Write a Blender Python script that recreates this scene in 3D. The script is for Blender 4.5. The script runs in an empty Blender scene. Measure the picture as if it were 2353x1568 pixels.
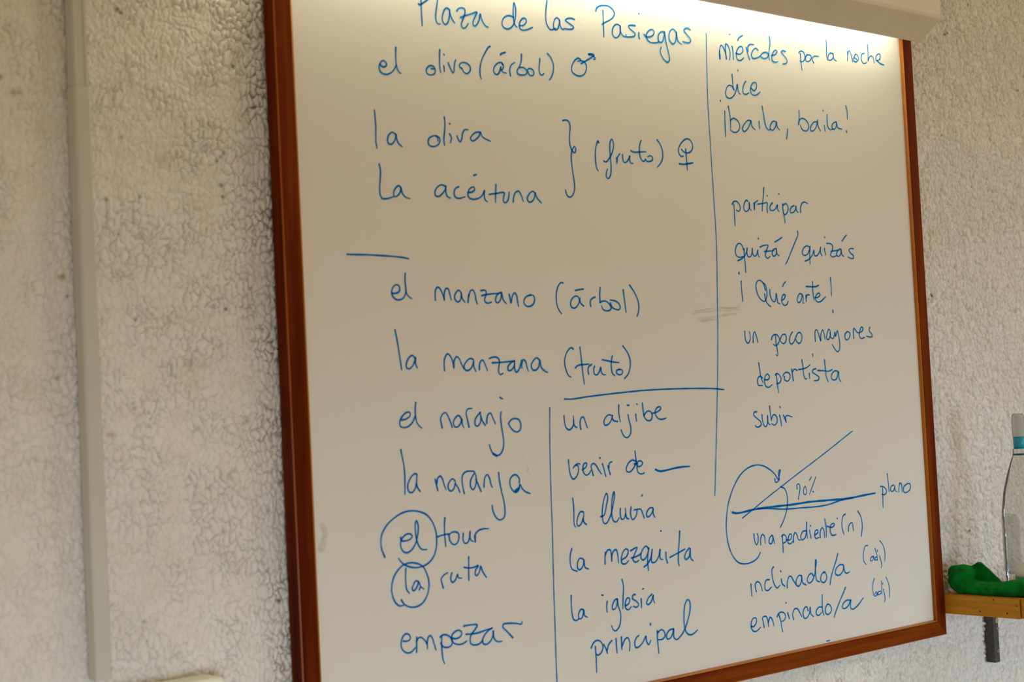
import bpy, bmesh, math, random
import numpy as np
from mathutils import Vector, Matrix
random.seed(7)
scene = bpy.context.scene
W, H = 2353.0, 1568.0

# ------------------------------------------------------------------ camera
S = 0.745                       # metres per calibration unit
DIST = 2.0 * S                  # camera to wall
CAM_Z = 1.45
FPX = 3582.19
YAW, PITCH, ROLL = 0.70468, 0.04106, -0.04929
def axes():
    fw = Vector((math.sin(YAW), math.cos(YAW), 0)); rt = Vector((math.cos(YAW), -math.sin(YAW), 0)); up = Vector((0, 0, 1))
    cp, sp = math.cos(PITCH), math.sin(PITCH)
    f2 = fw * cp + up * sp; u2 = up * cp - fw * sp
    cr, sr = math.cos(ROLL), math.sin(ROLL)
    return rt * cr + u2 * sr, u2 * cr - rt * sr, f2
RT, UP, FW = axes()
CAM = Vector((0, -DIST, CAM_Z))
cam_data = bpy.data.cameras.new('camera'); cam = bpy.data.objects.new('camera', cam_data)
scene.collection.objects.link(cam)
cam_data.sensor_width = 36.0; cam_data.lens = FPX * 36.0 / W
m = Matrix((RT, UP, -FW)).transposed().to_4x4(); m.translation = CAM
cam.matrix_world = m
cam_data.clip_start = 0.01
cam_data.dof.use_dof = True
cam_data.dof.focus_distance = 2.30
cam_data.dof.aperture_fstop = 6.8
scene.camera = cam

# ------------------------------------------------------------------ light
scene.view_settings.view_transform = 'Standard'
scene.view_settings.look = 'None'
scene.view_settings.exposure = 0.0
scene.view_settings.gamma = 1.0
scene.view_settings.use_curve_mapping = False
world = bpy.data.worlds.new('world'); scene.world = world; world.use_nodes = True
bg = world.node_tree.nodes['Background']
bg.inputs['Color'].default_value = (0.43, 0.315, 0.180, 1); bg.inputs['Strength'].default_value = 0.92
def area(name, loc, target, size, size_y, power, col):
    l = bpy.data.lights.new(name, 'AREA'); l.shape = 'RECTANGLE'; l.size = size; l.size_y = size_y
    l.energy = power; l.color = col
    o = bpy.data.objects.new(name, l); scene.collection.objects.link(o); o.location = loc
    o.rotation_euler = (Vector(target) - Vector(loc)).to_track_quat('-Z', 'Y').to_euler()
    return o
# daylight from a low window behind and to the right of the camera, a weaker one to the left
def spread(l, deg): l.data.spread = math.radians(deg)
spread(area('window_light_right', (2.75, -2.9, 1.05), (2.45, 0, 0.58), 1.0, 0.8, 5.6, (0.58, 0.80, 1.0)), 58)
spread(area('added_raking_light', (3.7, -1.9, 2.6), (0.55, 0, 1.15), 0.7, 0.7, 4.6, (1.0, 0.80, 0.52)), 95)  # added unseen warm lamp, raking the stucco left of the board
spread(area('window_light_left', (-0.1, -2.4, 0.80), (0.75, 0, 0.60), 1.0, 0.8, 3.8, (0.66, 0.84, 1.0)), 55)

# ------------------------------------------------------------------ helpers
def ray(px, py):
    return (FW * FPX + RT * (px - W / 2) - UP * (py - H / 2))
def at(px, py, d):              # point of the plane d metres in front of the wall
    r = ray(px, py); t = (-d - CAM.y) / r.y
    return CAM + r * t
def atx(px, py, x):             # point of a plane across the wall
    r = ray(px, py); t = (x - CAM.x) / r.x
    return CAM + r * t
def link(name, me, mat, parent=None):
    o = bpy.data.objects.new(name, me); scene.collection.objects.link(o)
    if mat: me.materials.append(mat)
    if parent: o.parent = parent
    return o
def tag(o, label=None, cat=None, group=None, kind=None):
    if label: o['label'] = label
    if cat: o['category'] = cat
    if group: o['group'] = group
    if kind: o['kind'] = kind
    return o
def empty(name, loc=(0, 0, 0)):
    o = bpy.data.objects.new(name, None); scene.collection.objects.link(o); o.location = loc
    o.empty_display_size = 0.05
    bpy.context.view_layer.update()
    return o
def put(name, bm, mat, parent=None, smooth=False, bevel=0, seg=2):
    """one mesh object; bm is in world coordinates, origin goes to the parent's"""
    off = parent.matrix_world.translation if parent else None
    if parent and parent.type == 'MESH': off = parent['_o'] if '_o' in parent else parent.matrix_world.translation
    if parent:
        root = parent
        tot = Vector((0, 0, 0))
        while root: tot += root.location; root = root.parent
        bmesh.ops.translate(bm, verts=bm.verts, vec=-tot)
    if bevel:
        bmesh.ops.bevel(bm, geom=[e for e in bm.edges], offset=bevel, segments=seg, affect='EDGES', profile=0.6, clamp_overlap=True)
    bmesh.ops.recalc_face_normals(bm, faces=bm.faces)
    me = bpy.data.meshes.new(name); bm.to_mesh(me); bm.free()
    if smooth:
        for p in me.polygons: p.use_smooth = True
    return link(name, me, mat, parent)
def centre(o):
    """move a top-level mesh object's origin to its lowest centre"""
    me = o.data; n = len(me.vertices); co = np.empty(n * 3, np.float32); me.vertices.foreach_get('co', co); co = co.reshape(-1, 3)
    c = (co.max(0) + co.min(0)) / 2; c[2] = co[:, 2].min()
    co -= c; me.vertices.foreach_set('co', co.ravel()); me.update(); o.location = Vector(c.tolist())
    return o
def box(bm, x0, x1, y0, y1, z0, z1):
    vs = [bm.verts.new(v) for v in ((x0,y0,z0),(x1,y0,z0),(x1,y1,z0),(x0,y1,z0),(x0,y0,z1),(x1,y0,z1),(x1,y1,z1),(x0,y1,z1))]
    for f in ((0,3,2,1),(4,5,6,7),(0,1,5,4),(1,2,6,5),(2,3,7,6),(3,0,4,7)): bm.faces.new([vs[i] for i in f])
    return vs
def loft(bm, rings, closed=True, caps=True):
    rv = [[bm.verts.new(p) for p in r] for r in rings]
    n = len(rv[0])
    for a, b in zip(rv, rv[1:]):
        for i in range(n if closed else n - 1):
            j = (i + 1) % n; bm.faces.new((a[i], a[j], b[j], b[i]))
    if caps and closed:
        bm.faces.new(rv[0][::-1]); bm.faces.new(rv[-1])
    return rv
def lathe(bm, prof, c, seg=40, cap0=True, cap1=True):
    rings = [[(c[0] + r * math.cos(2*math.pi*i/seg), c[1] + r * math.sin(2*math.pi*i/seg), c[2] + z) for i in range(seg)] for r, z in prof]
    rv = [[bm.verts.new(p) for p in r] for r in rings]
    for a, b in zip(rv, rv[1:]):
        for i in range(seg):
            j = (i + 1) % seg; bm.faces.new((a[i], a[j], b[j], b[i]))
    if cap0: bm.faces.new(rv[0][::-1])
    if cap1: bm.faces.new(rv[-1])
def cyl_y(bm, x, y0, y1, z, r, seg=20, r2=None):
    r2 = r if r2 is None else r2
    a = [(x + r*math.cos(2*math.pi*i/seg), y0, z + r*math.sin(2*math.pi*i/seg)) for i in range(seg)]
    b = [(x + r2*math.cos(2*math.pi*i/seg), y1, z + r2*math.sin(2*math.pi*i/seg)) for i in range(seg)]
    loft(bm, [a, b])

# ------------------------------------------------------------------ materials
class N:
    def __init__(s, name):
        s.m = bpy.data.materials.new(name); s.m.use_nodes = True; s.t = s.m.node_tree
        s.b = s.t.nodes['Principled BSDF']; s.out = s.t.nodes['Material Output']
    def n(s, k, **kw):
        x = s.t.nodes.new(k)
        for a, v in kw.items():
            if a.startswith('i_'): x.inputs[a[2:].replace('_', ' ')].default_value = v
            else: setattr(x, a, v)
        return x
    def l(s, a, b): s.t.links.new(a, b)
    def coords(s, scale=(1,1,1)):
        tc = s.n('ShaderNodeTexCoord'); mp = s.n('ShaderNodeMapping'); mp.inputs['Scale'].default_value = scale
        s.l(tc.outputs['Object'], mp.inputs['Vector']); return mp.outputs[0]
    def noise(s, vec, scale, detail=3, rough=0.5):
        x = s.n('ShaderNodeTexNoise'); x.inputs['Scale'].default_value = scale; x.inputs['Detail'].default_value = detail
        x.inputs['Roughness'].default_value = rough; s.l(vec, x.inputs['Vector']); return x.outputs['Fac']
    def ramp(s, fac, stops):
        x = s.n('ShaderNodeValToRGB'); e = x.color_ramp.elements
        e[0].position, e[0].color = stops[0][0], (*stops[0][1], 1); e[1].position, e[1].color = stops[-1][0], (*stops[-1][1], 1)
        for p, c in stops[1:-1]: q = e.new(p); q.color = (*c, 1)
        s.l(fac, x.inputs[0]); return x.outputs[0]
    def mix(s, fac, a, b, mode='MIX'):
        x = s.n('ShaderNodeMix', data_type='RGBA', blend_type=mode)
        for v, i in ((fac, 0), (a, 6), (b, 7)):
            if hasattr(v, 'links'): s.l(v, x.inputs[i])
            elif i == 0: x.inputs[0].default_value = v
            else: x.inputs[i].default_value = (*v, 1)
        return x.outputs[2]
    def bump(s, h, strength, dist):
        x = s.n('ShaderNodeBump'); x.inputs['Strength'].default_value = strength; x.inputs['Distance'].default_value = dist
        s.l(h, x.inputs['Height']); s.l(x.outputs[0], s.b.inputs['Normal']); return x
    def attr(s, name):
        x = s.n('ShaderNodeAttribute'); x.attribute_name = name; return x.outputs['Fac']
def simple(name, col, rough=0.5, var=0.06, spec=0.5, scale=30, coat=0, metal=0, bump=0.0):
    k = N(name); v = k.coords(); f = k.noise(v, scale, 4)
    c0 = tuple(max(0, c * (1 - var)) for c in col); c1 = tuple(min(1, c * (1 + var)) for c in col)
    k.l(k.ramp(f, [(0.3, c0), (0.7, c1)]), k.b.inputs['Base Color'])
    k.b.inputs['Roughness'].default_value = rough; k.b.inputs['Specular IOR Level'].default_value = spec
    k.b.inputs['Coat Weight'].default_value = coat; k.b.inputs['Metallic'].default_value = metal
    if bump: k.bump(k.noise(v, scale * 8, 3), 0.4, bump)
    return k.m

# stucco: colour of paint, shade and grime painted into the crevices (attribute), stains with their own shape (attribute)
k = N('stucco_paint'); v = k.coords()
base = k.ramp(k.noise(v, 5, 4), [(0.3, (0.74, 0.71, 0.67)), (0.7, (0.82, 0.79, 0.755))])
base = k.mix(k.ramp(k.noise(v, 42, 3), [(0.45, (0, 0, 0)), (0.75, (0.35, 0.35, 0.35))]), base, (0.66, 0.58, 0.47))
shade_dirt = k.mix(k.attr('crevice'), base, (0.22, 0.185, 0.14))
shade_dirt = k.mix(k.attr('stain'), shade_dirt, (0.045, 0.045, 0.035))
shade_dirt = k.mix(k.attr('ochre'), shade_dirt, (0.36, 0.27, 0.12))
k.l(shade_dirt, k.b.inputs['Base Color']); k.b.inputs['Roughness'].default_value = 0.85; k.b.inputs['Specular IOR Level'].default_value = 0.2
k.bump(k.noise(v, 420, 3, 0.6), 0.35, 0.0012)
STUCCO = k.m

# whiteboard enamel
k = N('board_enamel'); v = k.coords()
c = k.ramp(k.noise(v, 3, 3), [(0.3, (0.69, 0.67, 0.63)), (0.7, (0.715, 0.70, 0.66))])
c = k.mix(k.ramp(k.noise(v, 900, 2), [(0.35, (0, 0, 0)), (0.8, (0.10, 0.10, 0.10))]), c, (0.5, 0.47, 0.43))
k.l(c, k.b.inputs['Base Color']); k.b.inputs['Roughness'].default_value = 0.6; k.b.inputs['Specular IOR Level'].default_value = 0.18
BOARD = k.m

def wood(name, dark, mid, light, scale, stretch, rough=0.35, coat=0.5, bump=0.0004, spec=0.12):
    k = N(name); v = k.coords(stretch)
    f = k.noise(v, scale, 5, 0.62)
    g = k.noise(v, scale * 6, 3, 0.6)
    c = k.ramp(f, [(0.28, dark), (0.5, mid), (0.74, light)])
    c = k.mix(k.ramp(g, [(0.4, (0, 0, 0)), (0.8, (0.45, 0.45, 0.45))]), c, dark)
    k.l(c, k.b.inputs['Base Color']); k.b.inputs['Roughness'].default_value = rough
    k.b.inputs['Coat Weight'].default_value = coat; k.b.inputs['Coat Roughness'].default_value = 0.3; k.b.inputs['Specular IOR Level'].default_value = spec
    k.bump(g, 0.3, bump)
    return k.m
RAIL_D, RAIL_M, RAIL_L = (0.060, 0.005, 0.0006), (0.14, 0.021, 0.001), (0.26, 0.060, 0.003)
RAIL_V = wood('mahogany_upright', RAIL_D, RAIL_M, RAIL_L, 26, (1, 1, 0.05), rough=0.5, coat=0.0, spec=0.04)
RAIL_H = wood('mahogany_crosswise', RAIL_D, RAIL_M, RAIL_L, 26, (0.05, 1, 1), rough=0.5, coat=0.0, spec=0.04)
BEAD_V = wood('amber_bead_upright', (0.27, 0.07, 0.003), (0.46, 0.15, 0.008), (0.60, 0.25, 0.018), 30, (1, 1, 0.05), rough=0.3, coat=0.25)
BEAD_H = wood('amber_bead_crosswise', (0.27, 0.07, 0.003), (0.46, 0.15, 0.008), (0.60, 0.25, 0.018), 30, (0.05, 1, 1), rough=0.3, coat=0.25)
ARRIS = wood('arris_highlight', (0.22, 0.04, 0.003), (0.34, 0.09, 0.008), (0.42, 0.13, 0.015), 26, (1, 1, 0.05), rough=0.35, coat=0.12)  # lighter, glossier wood standing in for the edge highlight
SHELF_WOOD = wood('varnished_pine', (0.28, 0.10, 0.006), (0.50, 0.23, 0.018), (0.62, 0.32, 0.04), 30, (1, 0.07, 1.2), rough=0.4, coat=0.05)
SHELF_DARK = wood('varnished_pine_edge', (0.07, 0.03, 0.008), (0.16, 0.07, 0.015), (0.26, 0.12, 0.03), 60, (1, 1, 0.3), rough=0.5, coat=0.2)
HOOD = simple('cream_lacquered_steel', (0.66, 0.60, 0.54), 0.45, 0.04, spec=0.4, scale=12, bump=0.00015)
HOOD_IN = simple('white_reflector', (0.85, 0.84, 0.78), 0.5, 0.02)
PLASTIC = simple('ivory_plastic', (0.54, 0.53, 0.48), 0.45, 0.05, spec=0.45, scale=9)
PLASTIC_W = simple('white_switch_plastic', (0.84, 0.86, 0.74), 0.3, 0.03, spec=0.5, scale=9)
IRON = simple('dark_painted_steel', (0.045, 0.046, 0.045), 0.55, 0.5, spec=0.5, scale=160, coat=0.1, bump=0.0005)
SCREW = simple('zinc_screw', (0.42, 0.44, 0.38), 0.35, 0.2, metal=0.8, scale=300)
HOLE = simple('nail_hole', (0.012, 0.007, 0.004), 0.9, 0.1)
PALE = simple('pale_wood_plug', (0.42, 0.30, 0.16), 0.6, 0.15, scale=200)
k = N('tube_glow'); e = k.n('ShaderNodeEmission'); e.inputs['Color'].default_value = (0.97, 1.0, 0.77, 1); e.inputs['Strength'].default_value = 18.0
k.l(e.outputs[0], k.out.inputs['Surface']); TUBE = k.m

# marker ink: a dye film that filters the board under it, with a little pigment of its own
def ink(name, thin, thick, pig, fac):
    k = N(name); k.t.nodes.remove(k.b)
    d = k.attr('density')
    nz = k.noise(k.coords(), 260, 2)
    ma = k.n('ShaderNodeMath', operation='MULTIPLY_ADD'); k.l(nz, ma.inputs[0]); ma.inputs[1].default_value = 0.35; k.l(d, ma.inputs[2])
    mb = k.n('ShaderNodeMath', operation='SUBTRACT', use_clamp=True); k.l(ma.outputs[0], mb.inputs[0]); mb.inputs[1].default_value = 0.17
    tr = k.n('ShaderNodeBsdfTransparent'); k.l(k.mix(mb.outputs[0], thin, thick), tr.inputs['Color'])
    di = k.n('ShaderNodeBsdfDiffuse'); di.inputs['Color'].default_value = (*pig, 1)
    mx = k.n('ShaderNodeMixShader'); mx.inputs[0].default_value = fac
    k.l(tr.outputs[0], mx.inputs[1]); k.l(di.outputs[0], mx.inputs[2]); k.l(mx.outputs[0], k.out.inputs['Surface'])
    return k.m
INK = ink('blue_marker_ink', (0.07, 0.50, 0.92), (0.0, 0.05, 0.20), (0.0, 0.14, 0.55), 0.24)
GRIME = ink('grime_film', (0.975, 0.97, 0.965), (0.10, 0.07, 0.05), (0.05, 0.03, 0.02), 0.05)
# ------------------------------------------------------------------ handwriting
# crops of the photograph the strokes were read in: origin and magnification
CR = {'A': (940,0,6.723), 'B': (1240,0,5.8825), 'C': (840,220,5.229), 'D': (1280,240,6.533), 'E': (1600,60,5.115),
 'F': (1640,420,5.057), 'G': (780,560,5.115), 'H': (1180,620,5.6), 'I': (880,740,4.9), 'J': (860,1020,5.2275),
 'K': (860,1260,5.2275), 'L': (1260,880,4.612), 'M': (1260,1190,4.1475), 'N': (1660,730,5.6), 'O': (1640,970,4.479),
 'P': (1680,1220,5.602), 'Q': (840,80,13.07), 'Z': (0,0,1.0)}
# (what, crop, ink density, strokes separated by ; points x,y)  a stroke may begin with w1.7: for a wider line
WORDS = [
('word "Plaza"','A',.32,'180,-60 182,0 184,60 190,200 198,330 202,400;145,60 155,74 185,65 230,35 290,-10 325,-70 300,-130 230,-150 160,-130;442,-70 437,0 430,60 415,170 408,250 415,320 440,365 480,373;620,150 580,125 545,150 520,220 508,290 530,355 560,380 595,350 615,280 625,210 622,150 625,180 640,240 670,310 700,355;735,170 760,135 810,122 850,135 862,175 850,240 825,310 805,370 815,420 840,437 880,415 910,365;790,272 850,245 940,220 1045,190 1015,260 985,340 990,390 1010,405 1050,370 1080,300 1095,215 1115,290 1150,365 1190,410 1220,420'),
('word "de"','A',.36,'1610,265 1560,245 1500,250 1455,285 1435,340 1440,395 1475,435 1525,448 1575,425 1610,380 1635,300 1645,200 1640,110 1617,40 1608,110 1605,220 1615,320 1635,390 1665,422;1710,395 1740,400 1780,380 1808,335 1800,295 1770,280 1735,300 1705,355 1700,410 1720,450 1770,467 1830,455 1905,423'),
('word "las"','B',.36,'98,12 85,120 80,230 90,310 115,370 150,403 185,395 215,380;265,270 235,240 205,260 185,330 190,385 215,405 245,385 262,330 268,270 275,340 295,385 325,402;465,262 430,248 380,250 345,275 375,300 430,340 458,368 445,390 390,395 325,385'),
('word "Pasiegas"','B',.32,'758,150 770,110 810,82 870,75 930,85 985,130 1010,180 990,235 940,275 890,300 840,330;853,145 857,260 863,400 866,500;1085,350 1045,328 1005,350 980,410 985,470 1020,510 1055,500 1085,450 1090,390 1087,350 1092,430 1120,480 1160,502;1288,347 1240,342 1200,352 1210,380 1260,425 1290,460 1275,490 1220,500 1165,492 1165,465;1338,445 1338,490 1347,525;1336,183 1341,188;1410,468 1435,495 1480,500 1525,480 1545,440 1530,405 1500,400 1460,430 1438,480 1450,530 1490,570 1560,578 1610,570;1680,435 1645,430 1610,460 1598,510 1610,560 1640,575 1665,545 1680,470 1684,430 1700,550 1730,680 1750,770 1750,820 1725,842 1690,820 1645,755 1625,690 1640,635;1845,440 1800,395 1765,415 1745,470 1750,540 1795,595 1825,575 1840,510 1844,440 1855,520 1870,560 1915,605;2032,405 2000,383 1960,390 1945,415 1975,455 2020,510 2038,550 2020,577 1975,575 1930,562'),
('male sign','B',.95,'550,805 520,787 480,810 445,865 428,930 440,975 480,1010 530,1028 580,1020 615,985 630,930 625,870 600,835 560,822 512,828;558,862 620,825 680,790 730,755;660,733 700,728 735,742;660,735 700,745 735,770 750,785 745,800 730,802'),
('first word "el", top row','Q',.42,'440,890 480,945 545,968 600,945 630,890 600,825 560,785 520,775 470,800 425,870 405,950 410,1030 440,1100 500,1160 570,1185 640,1190 720,1165 800,1110 850,1050 890,970 915,920;905,385 903,480 903,600 905,720 915,850 930,950 955,1040 990,1100 1025,1145 1055,1155'),
('word "olivo"','A',.6,'340,1060 375,1065 395,1050 370,1025 325,1015 280,1045 262,1090 280,1140 330,1158 385,1145 405,1105 398,1065;472,770 468,870 468,980 475,1070 487,1125;535,1020 540,1060 542,1105;535,841 539,845;605,975 630,1040 655,1095 675,1128 690,1100 695,1020 705,960 718,925;810,1055 780,1035 775,1005 800,975 850,968 900,985 940,1030 945,1080 920,1125 880,1138 840,1110 820,1065 810,1050'),
('top row "(árbol)"','A',.48,'1250,718 1225,730 1170,820 1120,930 1095,1050 1095,1150 1115,1222;1410,848 1415,835 1485,810;1445,1000 1430,972 1390,968 1345,995 1310,1045 1305,1100 1330,1145 1370,1148 1395,1110 1410,1050 1414,1030 1420,1080 1450,1118 1500,1130;1430,975 1455,1010 1450,1060 1430,1085;1565,1170 1553,1100 1560,1040 1585,995 1630,968;1733,840 1735,900 1720,980 1695,1045 1665,1095 1680,1145 1740,1160 1800,1150 1820,1110 1790,1060 1740,1040 1700,1048;1835,1110 1850,1150 1885,1172 1920,1155 1920,1100 1895,1070 1850,1060 1820,1085;2017,910 2012,980 2005,1050 2010,1110 2030,1155 2055,1160 2080,1138;2135,830 2180,880 2215,960 2228,1040 2215,1140 2185,1210 2160,1240'),
('word "la" before "oliva"','C',.32,'105,175 115,270 122,370 122,480 125,570 138,632;362,465 320,440 280,470 262,530 275,575 305,585 340,555 360,500 365,460 375,530 400,580 440,612'),
('word "oliva"','C',.38,'845,485 880,500 892,540 875,585 820,612 770,600 750,560 765,510 810,485 850,485 865,510 867,545;945,258 952,330 948,430 940,530 948,598;1008,460 1030,500 1020,562;1008,335 1012,340;1098,485 1115,530 1135,555 1155,520 1165,450 1190,410 1232,410;1375,440 1330,440 1280,475 1260,520 1285,545 1325,525 1365,480 1378,440 1400,490 1440,520 1498,547'),
('word "la" before "aceituna"','C',.32,'162,822 178,900 175,1000 168,1100 175,1190 200,1235 240,1240 290,1230 335,1215;425,1110 400,1082 360,1110 335,1170 345,1212 380,1205 415,1160 425,1115 440,1170 480,1220 535,1238'),
('word "aceituna"','C',.32,'965,1090 910,1072 860,1100 832,1160 840,1200 875,1212 920,1180 955,1130 963,1095 965,1170 985,1215 1020,1232;1118,1095 1085,1110 1062,1160 1075,1215 1120,1235 1195,1215;1235,1165 1275,1160 1310,1130 1300,1100 1260,1110 1230,1160 1235,1215 1280,1245 1340,1240 1390,1210 1420,1160 1428,1135 1425,1190 1435,1250 1465,1277;1300,958 1330,948;1565,1070 1562,1170 1560,1285;1485,1187 1560,1178 1665,1170 1655,1230 1655,1270 1675,1288 1705,1265 1720,1210 1722,1160;1772,1280 1780,1210 1800,1165 1835,1148 1865,1190 1895,1272;2040,1175 2005,1150 1960,1190 1940,1240 1965,1280 2005,1265 2030,1215 2034,1172 2060,1230 2110,1290'),
('tall curly brace','D',.95,'85,243 130,235 170,255 190,300 195,370 187,450 185,540 195,620 220,685 250,725 270,722 280,680 268,640 255,635 235,665 220,700 212,780 215,860 230,980 250,1120 262,1220 255,1310 225,1375 185,1395 150,1365 132,1320 127,1285'),
('"(fruto)" beside the brace','D',.95,'625,575 612,548 595,590 577,680 573,780 580,880 595,960 620,1003;700,850 735,865 775,820 820,740 845,640 840,560 818,522 795,570 790,680 800,800 808,900 810,1000 795,1080 765,1115 738,1085 740,1020 755,972;890,803 900,830 897,885;897,860 905,800 940,743;980,755 985,820 1005,870 1035,868 1070,825 1090,772 1088,840 1110,885 1140,885;1258,545 1238,610 1235,720 1250,800 1280,850 1310,852 1325,820 1340,850 1385,858 1430,835 1430,795 1395,772 1355,788;1103,697 1150,718 1230,718 1335,714;1500,533 1540,590 1575,680 1585,770 1565,860 1505,945'),
('female sign','D',.95,'1868,675 1890,705 1940,730 1990,720 2030,670 2030,600 1995,535 1945,518 1890,550 1840,620 1820,690 1835,750 1870,782 1895,775;1930,672 1938,780 1948,900 1957,988;w1.2:1835,893 1900,900 1970,890 2040,878'),
('word "miércoles"','E',.45,'388,96 392,100;485,170 500,140 540,110;272,290 278,340 277,392 270,300 290,225 320,260 345,330 353,395 342,300 345,210 370,230 395,310 388,400;420,240 430,310 433,392;465,320 510,330 545,295 535,245 505,245 475,290 468,340 480,390 515,405 555,375;585,250 600,320 625,395;605,300 605,240 630,215 675,218;722,285 700,260 665,285 645,340 660,375 700,378 750,350 775,320 820,310 845,335 825,375 780,378 750,355;855,125 863,200 852,300 850,360 857,400;885,345 925,335 945,300 930,282 900,310 885,350 890,405 920,425 955,420;1045,300 1010,290 995,305 1015,335 1055,385 1065,420 1045,442 1010,445'),
('word "por"','E',.42,'1205,318 1215,298 1250,300 1275,345 1270,395 1240,420 1215,410;1222,325 1228,420 1235,480 1243,520;1300,335 1280,380 1290,410 1325,412 1350,375 1340,345 1300,338;1378,432 1360,385 1385,355 1435,357'),
('word "la" before "noche"','E',.32,'1525,165 1528,250 1530,340 1540,400;1605,325 1575,318 1548,355 1550,395 1580,400 1608,365 1607,325 1615,385 1648,412'),
('word "noche"','E',.32,'1775,300 1778,350 1775,408;1778,330 1795,290 1815,330 1838,420;1870,330 1850,370 1850,410 1880,420 1905,385 1895,345 1870,330;1852,370 1885,392;1972,322 1945,330 1935,380 1955,430 1980,440 2000,425;2010,222 2015,300 2018,415;2018,400 2030,370 2060,350 2080,380 2088,435;2155,395 2160,340 2140,325 2110,360 2110,400 2135,405 2150,390;2120,405 2160,440 2203,458'),
('word "dice"','E',1.0,'487,520 489,526;418,568 425,640 432,715 445,758;440,745 415,705 375,700 350,745 345,810 370,845 410,845 450,800 470,740 480,685 490,750 505,795 518,800;580,650 560,680 545,740 552,790 580,803 615,785;645,735 680,760 705,720 700,670 670,665 640,710 635,770 655,805 700,812 748,775'),
('"¡baila,"','E',1.0,'281,874 284,884;333,1000 335,1100 340,1220 345,1303;375,942 390,1030 400,1110 403,1200;400,1110 430,1085 470,1100 505,1150 505,1210 470,1248 430,1245 397,1217;640,1115 610,1108 565,1150 540,1210 560,1240 600,1210 630,1150 640,1115 655,1180 690,1220;735,1122 738,1160 743,1205;770,942 785,1020 800,1110 820,1190 850,1222 875,1210;940,1130 905,1118 870,1165 868,1210 895,1225 930,1180 940,1132 950,1190 980,1223;1070,1212 1068,1260 1058,1325'),
('"baila!"','E',1.0,'1205,992 1208,1060 1200,1165;1203,1150 1215,1100 1245,1085 1290,1110 1320,1170 1310,1220 1280,1235 1240,1210 1222,1165;1420,1125 1380,1130 1345,1180 1340,1225 1365,1235 1400,1200 1422,1130;1422,1105 1428,1170 1458,1230;1503,1168 1513,1235;1487,988 1491,1000;1535,1042 1535,1110 1545,1185 1575,1218 1610,1205;1640,1125 1600,1150 1595,1200 1620,1215 1645,1170 1643,1125 1660,1195 1710,1212;1755,938 1772,1010 1773,1095;1762,1232 1768,1250'),
('word "participar"','F',1.0,'213,250 230,222 265,218 300,260 308,300 290,333 262,318;232,250 240,340 243,420 247,500;395,215 380,203 355,240 348,295 365,333 395,325 415,280 411,228 415,290 435,325;465,235 470,280 472,315;470,300 478,235 510,208;580,60 575,150 565,250 562,330;510,250 570,242 620,235 618,290 623,350;618,150 619,155;755,130 757,134;680,235 655,270 652,310 675,325 715,305 738,258 740,310 757,335;800,250 800,300 815,380 828,465;803,260 840,245 862,285 855,340 825,372 805,350;930,268 905,280 885,325 895,350 930,340 955,290 950,268 958,320 978,347;1008,348 1008,290 1020,245 1050,225 1090,243'),
('"quizá"','F',1.0,'345,780 325,725 290,705 262,740 250,800 265,850 305,868 345,855;280,908 325,885 360,850 385,790 388,755 385,820 400,860 430,855 445,800 447,757 450,820 475,855 500,830 510,782 515,840 530,865;352,770 355,850 365,950 372,1045;516,647 518,653;537,750 580,730 630,730 610,790 600,850 625,880 655,855;588,800 650,795 700,790;722,765 690,780 678,830 695,855 725,830 725,765 735,830 757,850;708,690 740,672 790,637'),
('slash after "quizá"','F',1.0,'972,565 978,600 945,690 900,800 860,900 837,945'),
('"quizás"','F',1.0,'1105,800 1115,760 1085,735 1045,760 1028,820 1050,845 1090,830 1110,790;1118,740 1115,830 1118,950;1062,912 1100,895 1145,840 1163,785 1170,845 1195,850 1230,800 1240,748 1240,810 1257,850;1285,765 1290,800 1300,840;1287,633 1289,638;1310,707 1350,708 1380,735 1375,790 1355,840 1380,862 1425,850;1360,797 1400,793 1440,785;1470,770 1440,790 1425,835 1445,858 1475,830 1478,775 1488,835 1510,858;1540,610 1515,640 1490,680;1620,770 1590,765 1570,785 1590,820 1622,850 1620,880 1590,880 1555,862'),
('"¡Qué"','F',1.0,'293,1043 290,1050 294,1062;318,1145 322,1230 330,1310 338,1380;600,1250 580,1180 545,1140 515,1138 492,1175 492,1230 515,1310 555,1365 590,1380 610,1350 618,1290 605,1200 580,1165;590,1295 605,1370 635,1420 663,1442;650,1245 655,1310 680,1370 705,1385 720,1340 725,1287 735,1350 745,1395 770,1408;790,1370 820,1345 830,1310 810,1300 790,1340 790,1385 815,1425 850,1415 863,1380;798,1208 810,1180 833,1152'),
('"arte!"','F',1.0,'1025,1300 1000,1290 975,1330 970,1375 990,1395 1015,1365 1030,1307 1040,1350 1035,1398 1050,1398;1070,1310 1073,1350 1075,1380;1073,1340 1085,1305 1110,1305;1147,1152 1150,1230 1155,1300 1168,1365;w1.25:1075,1207 1130,1210 1190,1207 1218,1193;1175,1335 1205,1335 1235,1305 1225,1285 1195,1300 1180,1345 1195,1380 1235,1385 1300,1325;1355,1105 1362,1200 1367,1310;1383,1485 1386,1512'),
('short dash above "el manzano"','G',.7,'90,127 200,130 350,133 500,142 650,153 760,167 815,180'),
('word "el" before "manzano"','G',.75,'615,585 660,585 700,565 708,520 690,490 660,485 625,520 612,575 625,620 660,655 705,662 750,640 775,590 783,540;772,352 770,430 778,520 785,580 810,620 850,648'),
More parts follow.
